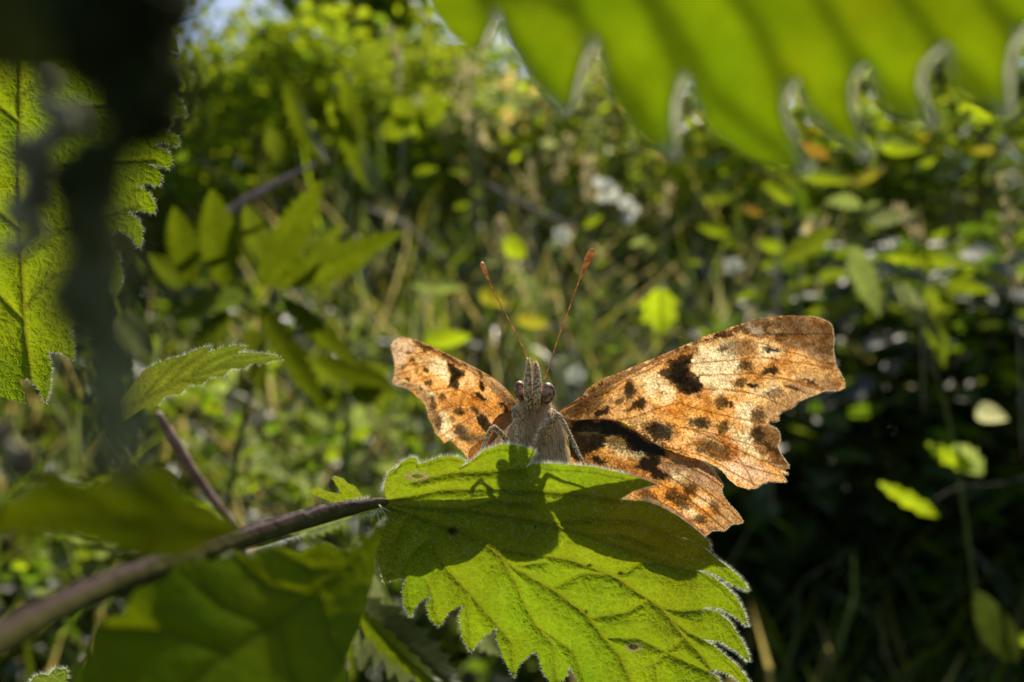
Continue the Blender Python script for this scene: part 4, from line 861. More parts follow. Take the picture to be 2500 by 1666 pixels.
# ================================================================== THE BUTTERFLY
class Pt:
    def __init__(s, X, Y, base, warp=5, seed=1):
        s.X = X + warp * noise(X, Y, 16, seed, 3); s.Y = Y + warp * noise(X, Y, 16, seed + 9, 3); s.c = np.tile(np.array(base, float), (len(X), 1)); s.X0 = X; s.Y0 = Y
        s.sp = noise(X, Y, 3.2, seed + 20, 2); s.sm = noise(X, Y, 22, seed + 40, 3)
    def put(s, a, col, k): 
        a = np.clip(a, 0, 1) * k; a = a[:, None]; s.c = s.c * (1 - a) + np.array(col) * a
    def poly(s, pts, col, soft=5, k=.95, speck=.35):
        d, _, _ = seg_dist(s.X, s.Y, pts, True); d = np.where(inside(s.X, s.Y, pts), -d, d); soft = soft * (1.7 if col[1] > .3 else 1.15); d = d + s.sp * soft * speck * 2.2 + s.sm * soft * .6
        s.put(1 - sstep(-soft, soft, d), col, k)
    def ell(s, cx, cy, a, b, col, ang=0, soft=.42, k=.95, speck=.34):
        c, q = math.cos(R(ang)), math.sin(R(ang)); dx, dy = s.X - cx, s.Y - cy; u = (dx * c + dy * q) / a; v = (-dx * q + dy * c) / b
        d = np.hypot(u, v) + s.sp * speck; s.put(1 - sstep(1 - soft, 1 + soft, d), col, k)
    def line(s, pts, col, w=1.6, k=.8):
        pts = [tuple(p) for p in smooth(pts, 4)]; d, _, _ = seg_dist(s.X0 + (s.X - s.X0) * .25, s.Y0 + (s.Y - s.Y0) * .25, pts); s.put(np.exp(-(d / w) ** 2), col, k)
CREAM = (1.0, .85, .53); CR2 = (1.0, .68, .36); ORG = (.84, .38, .06); OR2 = (.58, .25, .03); TAN = (.27, .165, .075); TAN2 = (.52, .34, .17); BRN = (.075, .040, .012); DRK = (.012, .008, .003); OLV = (.22, .16, .06); GOLD = (.85, .38, .06)
def freckle(p, base=None):
    g1 = noise(p.X0, p.Y0, 24, 61, 3); p.put(sstep(.0, .42, g1 + .25 * noise(p.X0, p.Y0, 4, 62, 2)), p.c * np.array([.70, .52, .28]), .65)
    st = noise(p.X0 * .5 + p.Y0 * .85, (p.X0 * .85 - p.Y0 * .5) * 4.5, 9, 63, 2); p.put(sstep(.15, .5, st), p.c * np.array([.6, .48, .35]), .45)
    if base is not None:
        d = np.hypot(p.X0 - base[0], p.Y0 - base[1]) + 22 * g1; p.put(1 - sstep(base[2] * .25, base[2], d), p.c * np.array([.40, .34, .24]), .85)
    f1 = noise(p.X0, p.Y0, 7, 71, 2); f2 = noise(p.X0, p.Y0, 3.5, 81, 2); f3 = noise(p.X0, p.Y0, 45, 91, 3)
    a = sstep(.18, .5, f1 * .6 + f2 * .5 + f3 * .35); p.put(a, np.minimum(p.c, 1) * np.array([.42, .30, .18]), .62 * (1 - .25 * sstep(.5, .75, p.c[:, 1])))
    b = sstep(.2, .55, -f1 * .6 + f2 * .5 - f3 * .2); p.put(b, np.minimum(p.c * 1.35 + .03, 1), .5)
    c = np.clip(p.c, 0, 1); return c ** np.array([1.25, 1.22, 1.2])
def e2(p, cx, cy, a, b, col, ang=0, **kw): (x, y), = z2((cx, cy)); p.ell(x, y, a / 2.45, b / 2.45, col, ang, **kw)
def el(p, cx, cy, a, b, col, ang=0, **kw): (x, y), = zl((cx, cy)); p.ell(x, y, a / 4.753, b / 4.753, col, ang, **kw)

rfw = z2((165, 690), (230, 650), (300, 600), (325, 565), (380, 525), (450, 490), (600, 430), (750, 370), (900, 305), (1050, 240), (1200, 190), (1350, 145), (1450, 126), (1550, 122), (1650, 128), (1720, 143), (1775, 166), (1793, 195), (1801, 260), (1797, 330), (1810, 420), (1838, 465), (1868, 530), (1868, 556), (1825, 572), (1750, 570), (1700, 592), (1640, 614), (1590, 635), (1560, 670), (1490, 700), (1472, 725), (1470, 755), (1450, 758),
         (1420, 752), (1408, 768), (1418, 783), (1455, 800), (1475, 825), (1480, 865), (1465, 905), (1488, 960), (1515, 1000), (1533, 1020), (1528, 1040), (1492, 1028), (1440, 1005), (1392, 988), (1430, 1012), (1495, 1046), (1530, 1068), (1522, 1076), (1490, 1062), (1500, 1090), (1520, 1118), (1470, 1118), (1420, 1112), (1375, 1130), (1340, 1152), (1280, 1160), (1230, 1148), (1180, 1110), (1150, 1072), (1110, 1035), (1050, 1005), (1000, 985), (920, 968), (800, 925), (700, 872), (600, 800), (520, 752), (400, 742), (230, 750), (180, 722))
def paint_rfw(X, Y):
    p = Pt(X, Y, (.97, .58, .21), 11, 2)
    p.put(sstep(-.3, .6, p.sm), CR2, .45)
    costa = z2((165, 690), (300, 600), (450, 490), (750, 370), (1050, 240), (1200, 190), (1300, 150), (1290, 195), (1080, 275), (900, 350), (700, 430), (540, 510), (420, 600), (300, 700), (220, 745))
    p.poly(z2((960, 330), (1090, 265), (1240, 290), (1240, 380), (1260, 480), (1200, 590), (1100, 590), (1010, 540), (955, 450)), CREAM, 5)
    p.poly(z2((560, 500), (720, 455), (790, 500), (870, 600), (800, 660), (700, 610), (620, 540)), CREAM, 9, .8)
    p.poly(z2((1340, 270), (1440, 285), (1520, 330), (1420, 400), (1345, 400)), CREAM, 8, .9)
    p.poly(z2((1290, 540), (1440, 520), (1480, 560), (1400, 620), (1310, 600)), CREAM, 8, .85)
    p.poly(z2((1220, 640), (1330, 640), (1340, 740), (1300, 790), (1200, 760)), CREAM, 8, .95)
    p.poly(z2((1170, 800), (1300, 810), (1330, 900), (1400, 980), (1330, 980), (1200, 900)), CREAM, 8, .95)
    p.poly(z2((1130, 1010), (1230, 960), (1380, 1020), (1440, 1090), (1300, 1140), (1200, 1110)), (.98, .7, .48), 10, .85)
    p.poly(z2((700, 690), (830, 760), (860, 900), (760, 900), (640, 850), (560, 760)), (.85, .56, .26), 12, .7)
    p.poly(z2((900, 800), (1100, 830), (1180, 880), (960, 870)), CR2, 8, .7)
    # orange suffusion
    p.poly(z2((740, 650), (880, 620), (1060, 620), (1060, 710), (930, 730), (870, 800), (800, 760)), ORG, 14, .75)
    p.poly(z2((1230, 270), (1340, 330), (1330, 400), (1400, 470), (1380, 560), (1240, 560), (1200, 500), (1250, 420)), (.74, .38, .09), 12, .75)
    p.poly(z2((1080, 820), (1180, 850), (1240, 930), (1220, 1000), (1160, 960)), (.85, .33, .07), 9, .8)
    p.ell(*z2((1130, 700))[0], 40, 26, ORG, 0, k=.5); p.ell(*z2((1480, 420))[0], 40, 20, ORG, 0, k=.6, soft=.6)
    p.ell(*z2((1240, 320))[0], 44, 24, TAN, 10, k=.75, soft=.6, speck=.5)
    p.poly(z2((840, 340), (960, 290), (1000, 350), (930, 400), (780, 450)), OR2, 8, .6)
    # tan outer margin and apex
    p.poly(z2((1290, 140), (1560, 110), (1820, 160), (1830, 430), (1700, 370), (1560, 330), (1440, 260), (1290, 245)), TAN, 10, .95, .2)
    p.poly(z2((1600, 330), (1810, 370), (1830, 460), (1720, 440)), TAN2, 10, .9)
    p.poly(z2((1560, 470), (1700, 500), (1880, 540), (1840, 590), (1700, 610), (1560, 700), (1480, 770), (1400, 760), (1330, 700), (1440, 640), (1500, 600)), TAN2, 12, .85)
    p.poly(z2((1640, 480), (1880, 530), (1850, 580), (1700, 560)), (.62, .36, .18), 8, .6)
    p.poly(z2((1320, 780), (1480, 790), (1500, 880), (1540, 1040), (1440, 1010), (1350, 930), (1300, 860)), (.24, .13, .05), 8, .85)
    p.ell(*z2((1335, 212))[0], 20, 11, (.52, .46, .36), 10, k=.7, speck=.6); p.ell(*z2((1450, 215))[0], 16, 8, TAN2, 0, k=.6)
    p.ell(*z2((1570, 200))[0], 26, 18, BRN, 60, k=.35, soft=.6); p.ell(*z2((1620, 285))[0], 50, 14, TAN2, 5, k=.4, soft=.7)
    p.poly(costa, (.36, .22, .10), 6, .9, .8)
    for k in range(26):
        t = k / 26; x = 200 + 1080 * t; y = np.interp(x, [165, 300, 450, 750, 1050, 1300], [690, 600, 490, 370, 240, 158]) + 10
        p.ell(*z2((x, y))[0], 5, 3, BRN if k % 3 else CREAM, -25, k=.7)
    p.poly(z2((1070, 250), (1290, 185), (1290, 225), (1150, 262)), BRN, 6, .85)
    p.poly(z2((165, 690), (260, 630), (420, 590), (420, 660), (330, 730), (200, 745)), (.24, .16, .07), 10, .8, .8)
    # dark spots
    p.poly(z2((830, 385), (960, 345), (945, 400), (940, 450), (995, 500), (1015, 570), (940, 600), (880, 592), (850, 545), (790, 495), (735, 482), (780, 440)), BRN, 4, .95)
    p.poly(z2((850, 410), (930, 395), (930, 460), (900, 560), (860, 530), (810, 480)), DRK, 6, .8)
    p.ell(*z2((950, 545))[0], 22, 15, DRK, 0, k=.7, speck=.5)
    for a in [(585, 572, 40, 55, DRK, 0), (645, 650, 40, 36, DRK, 0), (520, 632, 34, 14, BRN, -20), (590, 680, 50, 22, BRN, -20), (755, 818, 92, 62, DRK, 15), (1005, 765, 66, 38, DRK, 8), (1130, 640, 36, 36, BRN, 30), (1190, 655, 22, 16, DRK, 0),
              (1275, 432, 50, 36, BRN, 0), (1432, 450, 44, 30, DRK, 0), (1438, 335, 45, 14, DRK, 12), (1245, 530, 34, 26, BRN, 20), (1320, 545, 30, 14, DRK, 0), (1140, 800, 34, 44, BRN, 20), (1085, 928, 128, 56, BRN, 18), (1350, 735, 46, 44, BRN, 0),
              (1345, 845, 50, 44, BRN, 20), (1440, 925, 66, 24, BRN, 38), (1450, 590, 56, 30, (.28, .18, .1), 0), (1140, 345 - 20, 40, 14, BRN, 0), (840, 700, 70, 26, OR2, 15), (1480, 255, 46, 18, BRN, 5), (1560, 560, 60, 10, BRN, 20), (1660, 530, 60, 8, BRN, 25)]:
        e2(p, *a, k=.9 if a[4] is DRK else .82)
    p.poly(z2((330, 740), (385, 690), (450, 662), (468, 690), (400, 735)), DRK, 4, .9)
    e2(p, 795, 815, 36, 52, (.12, .09, .05), 10, k=.6)
    p.poly(z2((400, 752), (520, 755), (620, 800), (760, 890), (900, 950), (820, 955), (640, 880)), BRN, 8, .85, .9)
    for v in [[(230, 735), (480, 560), (700, 445), (950, 320)], [(950, 415), (1220, 388), (1400, 378), (1800, 440)], [(1000, 485), (1240, 475), (1400, 480), (1700, 560)], [(1010, 560), (1200, 570), (1350, 600), (1560, 690)], [(420, 742), (600, 735), (850, 650), (980, 680), (1230, 740), (1400, 770)],
              [(850, 780), (1060, 850), (1300, 960), (1530, 1060)], [(600, 790), (740, 900), (1000, 960), (1340, 1140)], [(900, 790), (1250, 880), (1440, 960)], [(1100, 840), (1250, 1000), (1330, 1150)], [(1290, 245), (1500, 260), (1800, 250)], [(1300, 270), (1560, 350), (1810, 420)], [(1350, 500), (1560, 510), (1750, 570)],
              [(165, 690), (300, 640), (500, 510), (900, 330)], [(1060, 930), (1240, 1010), (1500, 1090)]]:
        p.line(z2(*v), (.42, .17, .025), 2.1, .8)
    p.line(z2((1300, 240), (1500, 235), (1790, 235)), BRN, 1.6, .6)
    return freckle(p, (1367, 1005, 210))
rhw = z2((205, 770), (230, 752), (320, 745), (400, 742), (520, 758), (600, 810), (700, 880), (800, 932), (920, 968), (980, 978), (1030, 1005), (1060, 1030), (1090, 1060), (1115, 1100), (1135, 1130), (1138, 1142), (1128, 1160), (1135, 1200), (1170, 1250), (1220, 1300), (1250, 1340), (1260, 1358), (1235, 1368), (1190, 1370), (1170, 1390), (1152, 1412), (1110, 1406), (1070, 1410), (1045, 1432), (1022, 1452), (1000, 1480), (980, 1520), (860, 1500), (640, 1400), (420, 1250), (300, 1130), (230, 980))
def paint_rhw(X, Y):
    p = Pt(X, Y, (.86, .47, .14), 9, 5)
    p.poly(z2((760, 975), (1000, 980), (1160, 1120), (1160, 1220), (1000, 1180), (860, 1120), (760, 1050)), (.50, .34, .22), 10, .85, .6)
    p.poly(z2((1080, 1180), (1160, 1220), (1280, 1360), (1150, 1430), (1040, 1380), (1060, 1280)), TAN2, 12, .85)
    p.poly(z2((640, 1130), (800, 1120), (900, 1160), (1050, 1220), (1080, 1300), (980, 1340), (820, 1280)), GOLD, 14, .85, .7)
    p.poly(z2((330, 930), (500, 920), (720, 960), (760, 1060), (700, 1110), (520, 1060), (380, 1040)), (.58, .30, .08), 10, .9, .9)
    for a in [(880, 1100, 60, 36, CREAM, 20), (1050, 1240, 60, 30, CREAM, 20), (950, 1300, 60, 30, CREAM, 30), (1000, 1225, 50, 26, CR2, 0), (900, 1330, 60, 20, (.8, .5, .3), 30)]: e2(p, *a, soft=.7, k=.8)
    p.poly(z2((230, 750), (400, 742), (520, 757), (600, 810), (700, 880), (800, 932), (800, 975), (700, 985), (600, 955), (450, 915), (360, 935), (280, 1000), (190, 950)), DRK, 6, .97)
    p.poly(z2((440, 850), (560, 850), (555, 945), (440, 925)), (.33, .22, .08), 4, .85, .5); e2(p, 350, 812, 70, 34, (.13, .10, .04), 0, k=.7)
    p.poly(z2((430, 915), (560, 938), (690, 975), (660, 990), (540, 965)), CREAM, 5, .7, .9)
    p.poly(z2((690, 960), (780, 985), (750, 1030), (820, 1075), (780, 1115), (700, 1075), (620, 1050), (640, 1010)), DRK, 6, .95)
    p.poly(z2((300, 960), (480, 1000), (600, 1060), (560, 1080), (330, 1060)), (.2, .11, .03), 10, .7, .9)
    for a in [(400, 1000, 44, 26, DRK, 10), (830, 1200, 44, 40, BRN, 0), (890, 1240, 60, 40, BRN, 30), (940, 1165, 44, 36, BRN, 30), (1000, 1345, 42, 32, BRN, 0), (690, 1200, 60, 40, BRN, 30), (1090, 1270, 50, 24, TAN, 45), (760, 1260, 90, 26, (.4, .24, .14), 30)]: e2(p, *a, k=.85, speck=.5)
    p.poly(z2((980, 1400), (1060, 1380), (1060, 1440), (1000, 1500), (860, 1500), (640, 1400), (700, 1290), (860, 1360)), (.55, .36, .22), 12, .8)
    for v in [[(640, 1160), (850, 1290), (1030, 1430)], [(720, 1110), (930, 1220), (1150, 1400)], [(820, 1090), (1000, 1210), (1190, 1365)], [(860, 1060), (1060, 1190), (1250, 1350)], [(800, 1000), (1000, 1060), (1135, 1150)], [(560, 1180), (800, 1340), (980, 1480)]]:
        p.line(z2(*v), (.25, .09, .015), 1.8, .85)
    return freckle(p)
lfw = zl((1600, 930), (1520, 800), (1430, 700), (1370, 640), (1280, 580), (1180, 520), (1060, 450), (900, 370), (750, 300), (600, 220), (450, 160), (370, 125), (270, 112), (190, 130), (140, 170), (115, 220), (130, 270), (150, 350), (165, 460), (160, 540), (135, 620), (150, 660), (220, 680), (300, 710), (380, 760), (415, 800), (450, 820), (510, 880), (535, 950), (560, 1060), (605, 1130), (630, 1220), (690, 1280), (735, 1342), (805, 1300), (850, 1340), (900, 1392), (960, 1450), (1000, 1510), (1020, 1540), (1080, 1560), (1180, 1480), (1300, 1300), (1450, 1080), (1560, 1010))
def paint_lfw(X, Y):
    p = Pt(X, Y, (.96, .55, .18), 6, 8)
    p.put(sstep(-.3, .6, p.sm), CR2, .4)
    L = lambda *a: zl(*a)
    p.poly(L((60, 80), (420, 80), (430, 260), (330, 330), (260, 500), (240, 700), (100, 700)), (.80, .60, .40), 5, .85)
    p.poly(L((560, 340), (740, 370), (790, 480), (770, 640), (640, 560), (560, 450)), CREAM, 3, .9)
    p.poly(L((920, 600), (1060, 560), (1130, 640), (1100, 740), (980, 700), (900, 680)), CR2, 4, .85)
    p.poly(L((680, 970), (770, 1000), (830, 1150), (760, 1220), (690, 1200)), CREAM, 3, .9)
    p.poly(L((430, 640), (520, 680), (640, 800), (620, 860), (540, 780), (440, 700)), CREAM, 3, .85); p.poly(L((700, 1260), (860, 1180), (900, 1260), (780, 1330)), CREAM, 4, .8)
    p.poly(L((400, 260), (470, 420), (440, 440), (370, 330)), CREAM, 3, .8)
    p.poly(L((760, 720), (980, 740), (1080, 780), (1160, 900), (1150, 1000), (1040, 960), (880, 860)), OR2, 7, .75, .9)
    p.poly(L((1220, 740), (1340, 820), (1420, 980), (1300, 1040), (1230, 1000), (1230, 880)), (.85, .40, .08), 6, .8)
    p.poly(L((960, 1040), (1080, 1080), (1200, 1220), (1100, 1230), (980, 1130)), (.85, .40, .08), 6, .7)
    p.poly(L((440, 300), (600, 280), (640, 400), (520, 470), (460, 400)), (.62, .42, .2), 5, .6, .9)
    cost = L((380, 130), (600, 215), (900, 365), (1060, 445), (1280, 575), (1430, 695), (1610, 930), (1520, 990), (1400, 850), (1180, 620), (1000, 500), (820, 400), (600, 280), (420, 230))
    p.poly(cost, (.46, .30, .14), 4, .9, .8)
    p.poly(L((1250, 620), (1400, 700), (1600, 930), (1500, 980), (1380, 840)), (.30, .20, .10), 5, .7, .8)
    for q in [((420, 170), (560, 215), (620, 280), (500, 270), (420, 235)), ((670, 280), (760, 310), (1000, 450), (990, 475), (850, 400), (720, 330)), ((1120, 510), (1170, 525), (1200, 580), (1140, 570))]: p.poly(L(*q), BRN, 3, .85)
    p.poly(L((750, 370), (830, 420), (1000, 520), (990, 560), (920, 600), (885, 735), (840, 700), (755, 690), (800, 560), (785, 470)), BRN, 3, .95)
    p.poly(L((780, 410), (880, 480), (940, 540), (880, 600), (860, 690), (800, 640), (830, 540)), DRK, 4, .7)
    for q in [((1130, 600), (1180, 615), (1225, 720), (1190, 765), (1140, 680)), ((1080, 745), (1150, 755), (1245, 850), (1205, 885), (1130, 830)), ((1350, 865), (1400, 855), (1510, 960), (1530, 1010), (1440, 985)), ((1090, 1030), (1150, 985), (1225, 1020), (1275, 1150), (1220, 1215), (1130, 1130))]: p.poly(L(*q), DRK, 3, .92)
    for a in [(905, 965, 64, 50, BRN, 20), (705, 800, 46, 52, BRN, -20), (520, 492, 32, 46, BRN, -20), (415, 512, 24, 30, (.4, .24, .1), 0), (368, 380, 26, 26, BRN, 0), (322, 283, 20, 16, BRN, 0), (550, 640, 40, 40, BRN, 50), (312, 592, 36, 20, BRN, 20), (910, 1200, 56, 46, BRN, 0), (965, 1275, 50, 40, BRN, 0),
              (1100, 960, 60, 44, BRN, 20), (830, 1060, 34, 40, (.4, .24, .1), 0), (260, 460, 60, 18, TAN, -20)]: el(p, *a, k=.85, speck=.4)
    p.poly(L((380, 650), (440, 680), (560, 800), (640, 960), (720, 1110), (710, 1260), (640, 1230), (560, 1050), (520, 880), (380, 750), (180, 700), (200, 620)), (.46, .33, .19), 4, .8, .6)
    el(p, 608, 890, 32, 90, BRN, -12, k=.75, speck=.6); el(p, 672, 1110, 40, 80, BRN, -10, k=.75, speck=.6); el(p, 470, 730, 34, 22, BRN, 30, k=.6, speck=.6); el(p, 330, 660, 60, 18, TAN, 15, k=.6, speck=.6)
    p.poly(L((840, 1130), (960, 1130), (1080, 1230), (1210, 1240), (1260, 1330), (1120, 1350), (1000, 1330), (900, 1290)), (.22, .15, .07), 5, .8, .6)
    for v in [[(150, 430), (400, 430), (560, 400), (800, 470)], [(180, 560), (330, 500), (500, 440)], [(540, 745), (760, 705), (1000, 760), (1350, 990)], [(380, 640), (560, 570), (760, 550)], [(650, 985), (830, 915), (1000, 900)], [(690, 1275), (900, 1130), (1140, 1000), (1230, 970)], [(200, 270), (400, 300), (620, 250)], [(400, 180), (800, 380), (1200, 620), (1500, 960)], [(640, 760), (820, 900), (940, 950)]]:
        p.line(zl(*v), (.42, .15, .02), 1.5, .75)
    return freckle(p, (1267, 1000, 60))
lhw = zl((1600, 960), (1540, 985), (1440, 990), (1370, 1010), (1320, 1060), (1280, 1130), (1240, 1220), (1200, 1290), (1120, 1340), (1040, 1400), (1010, 1470), (1010, 1540), (1080, 1640), (1500, 1640), (1640, 1400), (1660, 1100))
def paint_lhw(X, Y):
    p = Pt(X, Y, (.16, .11, .06), 3, 12)
    p.poly(zl((1260, 1220), (1240, 1330), (1250, 1700), (900, 1700), (980, 1450), (1100, 1330)), (.62, .44, .24), 5, .9, .5)
    p.poly(zl((1330, 1050), (1440, 1030), (1500, 1150), (1420, 1300), (1300, 1200)), (.24, .18, .10), 6, .6, .9)
    for k in range(12):
        a = R(100 + k * 9); p.line([(1262, 1005), (1262 + 90 * math.cos(a), 1005 + 90 * math.sin(a))], (.34, .27, .17), 1.0, .4)
    return np.clip(p.c, 0, 1)

B = thing('butterfly', 'ragged orange brown and dark spotted butterfly with spread wings perched on the nettle leaf', 'butterfly', P(1300, 1100, 65))
d_rf = rbf([(1367, 1002, 66.2), (1394, 1026, 66.2), (1606, 871, 67.6), (1892, 771, 71), (2035, 826, 74), (2062, 940, 73.5), (1900, 1030, 70), (1925, 1140, 69.5), (1822, 1194, 67.8), (1586, 1079, 66.0), (1700, 960, 67.3)])
d_rh = rbf([(1385, 1030, 65.6), (1512, 1030, 65.3), (1630, 1100, 65.6), (1700, 1118, 66.0), (1765, 1183, 66.2), (1813, 1275, 66.3), (1718, 1313, 65.2), (1500, 1250, 64.0), (1400, 1160, 64.8), (1560, 1150, 64.3), (1660, 1340, 65.0)])
d_lf = rbf([(1267, 996, 66.3), (1153, 895, 71), (987, 824, 78), (955, 850, 79), (960, 935, 78), (1048, 1023, 74), (1085, 1082, 72.5), (1145, 1123, 70), (1240, 1040, 67), (1120, 980, 72.5)])
d_lh = rbf([(1267, 1000, 65.6), (1208, 1022, 67.8), (1190, 1070, 68.5), (1142, 1110, 69.5), (1240, 1140, 66.2), (1275, 1060, 65.6), (1225, 1050, 66.6)])
def wavy(seed, a=.12): return lambda X, Y: a * noise(X, Y, 60, seed, 3) + .03 * noise(X, Y, 9, seed + 3, 2)
sheet('forewing', rough_outline(rfw, 5, .9, 3), d_rf, 1.6, paint_rfw, M_WING, B, wavy(1, .25), label='right forewing, broad with torn scalloped edge')
sheet('hindwing', rough_outline(rhw, 5, .8, 4), d_rh, 1.6, paint_rhw, M_WING, B, wavy(2, .15), label='right hindwing, partly behind the leaf')
sheet('forewing', rough_outline(lfw, 4, .7, 5), d_lf, 1.5, paint_lfw, M_WING, B, wavy(3, .2), label='left forewing, narrower in view')
sheet('hindwing', rough_outline(lhw, 5, .5, 6), d_lh, 1.8, paint_lhw, M_WING, B, wavy(4, .06), label='left hindwing, dark and mostly hidden')
# fringe scales along wing rims
edge_hairs('wing_fringe', rfw[14:-14], d_rf, 1500, .16, B, M_FUR, rad=.012, spread=.4); edge_hairs('wing_fringe', rhw[10:-4], d_rh, 700, .14, B, M_FUR, rad=.012, spread=.4); edge_hairs('wing_fringe', lfw[12:40], d_lf, 500, .12, B, M_FUR, rad=.01, flip=-1, spread=.4)
M_VEIN = hair_mat('wing_vein_tan', (.8, .5, .24), .6, .05)
# wing base vein rods
for pts in [[(1368, 1006, 66, .12), (1410, 985, 66.2, .10), (1500, 935, 66.5, .07), (1640, 862, 67.6, .04), (1800, 797, 69.4, .02)], [(1372, 1018, 65.4, .08), (1400, 1026, 65.3, .06), (1463, 1023, 65.1, .04), (1512, 1029, 65.1, .02)],
            [(1268, 998, 66, .10), (1245, 962, 67, .08), (1199, 921, 69.2, .05), (1119, 877, 72.6, .03), (1025, 834, 76.6, .02)]]:
    V, Fc = ptube([(a, b, c, d * .55) for a, b, c, d in pts], 8, 6); mesh_obj('wing_vein', V, Fc, M_VEIN, B)

# body: one continuous loft of head, thorax and abdomen
rings = [(1299, 930, 3, 65.4), (1299, 933, 12, 65.4), (1299, 939, 22, 65.4), (1300, 950, 31, 65.3), (1302, 966, 37, 65.3), (1305, 984, 39, 65.4), (1311, 1000, 44, 65.7), (1314, 1018, 54, 66.0), (1312, 1042, 66, 66.2), (1310, 1072, 76, 66.3), (1310, 1105, 78, 66.0), (1312, 1140, 66, 65.4), (1312, 1170, 50, 64.8), (1310, 1195, 36, 64.4), (1308, 1212, 20, 64.2), (1307, 1218, 4, 64.2)]
rs = smooth(rings, 4); nsb = 40; V = []
for a in rs:
    c = P(a[0], a[1], a[3]); r = max(a[2], .5) / F * a[3] * .001 * .93
    for k in range(nsb):
        an = 2 * math.pi * k / nsb; V.append(c + np.array([math.cos(an) * r, math.sin(an) * r * .85, 0]))
V = np.array(V); Fc = [(i * nsb + k, i * nsb + (k + 1) % nsb, (i + 1) * nsb + (k + 1) % nsb, (i + 1) * nsb + k) for i in range(len(rs) - 1) for k in range(nsb)] + [tuple(range(nsb))[::-1], tuple(range((len(rs) - 1) * nsb, len(rs) * nsb))]
mesh_obj('body', V, Fc, M_BODY, B)
def body_fur(n, length, mat, y0, y1, rad, down=1.0, seed=0):
    r_ = np.random.default_rng(seed); k0 = [i for i, a in enumerate(rs) if y0 <= a[1] <= y1]
    i = r_.choice(k0, n); k = r_.integers(0, nsb, n); fr = r_.random(n)
    A = V[i * nsb + k]; Bp = V[np.minimum(i + 1, len(rs) - 1) * nsb + (k + 1) % nsb]; p0 = A + (Bp - A) * fr[:, None]
    an = 2 * np.pi * k / nsb; nr = np.stack([np.cos(an), np.sin(an), 0 * an], 1)
    sweep = noise(p0[:, 0] * 1e5, p0[:, 2] * 1e5, 60, 4, 2)
    d = nr * .55 + np.array([0, 0, -1.0]) * down + np.stack([sweep * .7, 0 * sweep, 0 * sweep], 1) + r_.normal(0, .22, (n, 3)); d /= np.linalg.norm(d, axis=1, keepdims=True)
    ln = length * 1e-3 * r_.uniform(.5, 1.2, n)[:, None]; bend = nr * -.25 + np.array([0, 0, -.25]) * down
    pts = np.stack([p0 + d * ln * s + bend * ln * s * s for s in (0, .35, .7, 1.0)], 1)
    curves_obj('fur', pts, np.tile(np.array([1, .85, .6, .15]) * rad * 1e-3, (n, 1)), mat, B)
body_fur(10000, 1.0, M_FUR, 985, 1300, .017, 1.0, 1); body_fur(3600, .9, M_FUR2, 985, 1300, .017, .9, 2); body_fur(2600, .5, M_FUR, 915, 1000, .013, .5, 3); body_fur(900, .5, M_FUR2, 915, 1000, .011, -.3, 4)
# eyes
def ellipsoid(c, r, tilt=0, nu=24, nv=16):
    V = []; 
    for i in range(nv + 1):
        th = math.pi * i / nv
        for k in range(nu):
            ph = 2 * math.pi * k / nu; x, y, z = r[0] * math.sin(th) * math.cos(ph), r[1] * math.sin(th) * math.sin(ph), r[2] * math.cos(th)
            V.append(c + np.array([x * math.cos(tilt) - z * math.sin(tilt), y, x * math.sin(tilt) + z * math.cos(tilt)]) * .001)
    Fc = [(i * nu + k, i * nu + (k + 1) % nu, (i + 1) * nu + (k + 1) % nu, (i + 1) * nu + k) for i in range(nv) for k in range(nu)]
    return V, Fc
for c, r, tl in [((1335, 961, 64.1), (.66, .72, .88), -.15), ((1270, 954, 64.5), (.52, .66, .80), .15)]:
    Ve, Fe = ellipsoid(P(*c), r, tl); mesh_obj('eye', Ve, Fe, M_EYE, B)
Ve, Fe = ellipsoid(P(1288, 978, 63.9), (.22, .2, .44), .12); mesh_obj('proboscis', Ve, Fe, solid_mat('proboscis_grey_purple', (.12, .09, .10), (.3, .25, .27), .0003, .35, .00003), B)
# palps, antennae, legs
def limb(name, pts, mat, ns=10, jit=.06): V_, F_ = ptube(pts, ns, 6, jit); return mesh_obj(name, V_, F_, mat, B)
def fuzz(pts, n, ln, mat, rad=.009, up=-1.):
    s = np.array(smooth(pts, 6)); i = rng.integers(0, len(s) - 1, n); q = s[i]; an = rng.uniform(0, 6.28, n)
    t = s[i + 1] - s[i]; tn = t[:, :2] / (np.linalg.norm(t[:, :2], axis=1, keepdims=True) + 1e-9)
    nx = -tn[:, 1]; ny = tn[:, 0]; r = q[:, 3]; D = q[:, 2]; pm = F / D; cs = np.cos(an); sn = np.sin(an)
    rows = []
    for k in (0, .5, 1.):
        e = r * .9 + ln * k * .55; al = ln * k * .8; rows.append(P(q[:, 0] + (nx * cs * e + tn[:, 0] * al) * pm, q[:, 1] + (ny * cs * e + tn[:, 1] * al) * pm, D + sn * e))
    curves_obj('fuzz', np.stack(rows, 1), np.tile(np.array([1, .7, .2]) * rad * 1e-3, (n, 1)), mat, B)
PL = [(1291, 996, 63.9, .24), (1289, 962, 63.3, .34), (1289, 930, 63.2, .31), (1291, 905, 63.3, .22), (1291, 890, 63.5, .13), (1290, 876, 63.6, .05)]
PR = [(1309, 998, 63.9, .24), (1311, 962, 63.3, .34), (1311, 930, 63.2, .31), (1311, 906, 63.3, .21), (1309, 894, 63.5, .15), (1307, 884, 63.6, .06)]
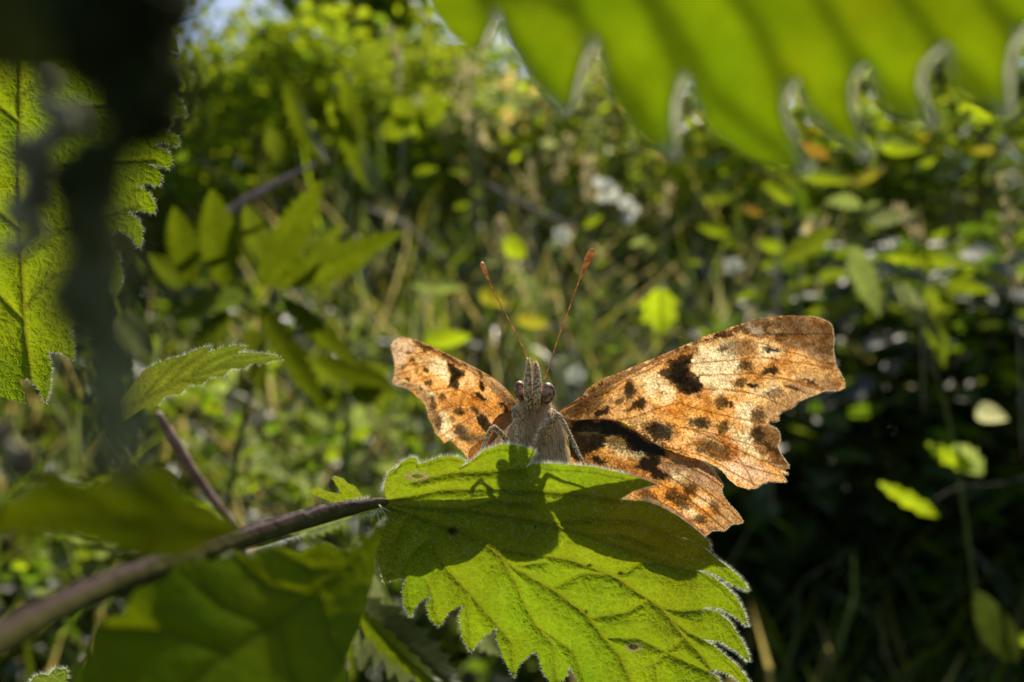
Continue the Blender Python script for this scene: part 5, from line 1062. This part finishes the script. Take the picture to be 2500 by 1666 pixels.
for pp in (PL, PR): limb('palp', pp, M_PALP, 12); fuzz(pp, 520, .2, M_FUR, .010); fuzz(pp[1:], 220, .2, M_FUR2, .010)
for pp, clubr in [([(1290, 884, 64.2, .05), (1277, 850, 65, .045), (1267, 829, 65.4, .045), (1237, 771, 66.6, .042), (1214, 729, 67.4, .042), (1197, 692, 68, .045), (1190, 678, 68.2, .09), (1184, 662, 68.4, .16), (1178, 648, 68.6, .17), (1175, 641, 68.7, .08)], 0),
                  ([(1329, 926, 64.6, .05), (1346, 878, 65, .045), (1363, 825, 65.2, .045), (1386, 764, 65.4, .042), (1409, 699, 65.6, .045), (1419, 673, 65.7, .06), (1426, 655, 65.7, .15), (1435, 636, 65.7, .24), (1443, 618, 65.7, .23), (1448, 609, 65.7, .09)], 0)]:
    limb('antenna', [(a, b, c, d * 1.3) for a, b, c, d in pp], M_ANT, 10, .05)
LEGS = [[(1277, 1022, 64.2, .16), (1266, 1004, 63.4, .15), (1259, 994, 63.0, .13), (1256, 1010, 62.9, .16), (1260, 1045, 62.8, .15), (1266, 1090, 62.8, .12), (1270, 1120, 62.6, .08)],
        [(1262, 1105, 64.4, .20), (1240, 1078, 63.8, .18), (1218, 1054, 63.2, .15), (1205, 1043, 63.0, .13), (1193, 1060, 63.0, .11), (1180, 1090, 62.6, .10), (1176, 1110, 62.2, .08)],
        [(1347, 1000, 63.9, .13), (1340, 1022, 63.2, .24), (1324, 1040, 62.9, .20), (1310, 1068, 62.8, .15), (1298, 1092, 62.8, .10), (1292, 1120, 62.6, .07)],
        [(1330, 1078, 64.0, .24), (1344, 1048, 63.4, .22), (1357, 1018, 62.9, .16), (1363, 1013, 62.7, .13), (1374, 1030, 62.4, .13), (1392, 1064, 61.8, .11), (1408, 1098, 61.0, .10), (1426, 1136, 60.2, .07), (1430, 1150, 60.0, .05)]]
for pp in LEGS:
    pp = [(a, b, c, d * 1.25) for a, b, c, d in pp]; limb('leg', pp, M_LEG, 10, .1); fuzz(pp, 360, .2, M_FUR, .009); fuzz(pp, 160, .2, M_FUR2, .009)
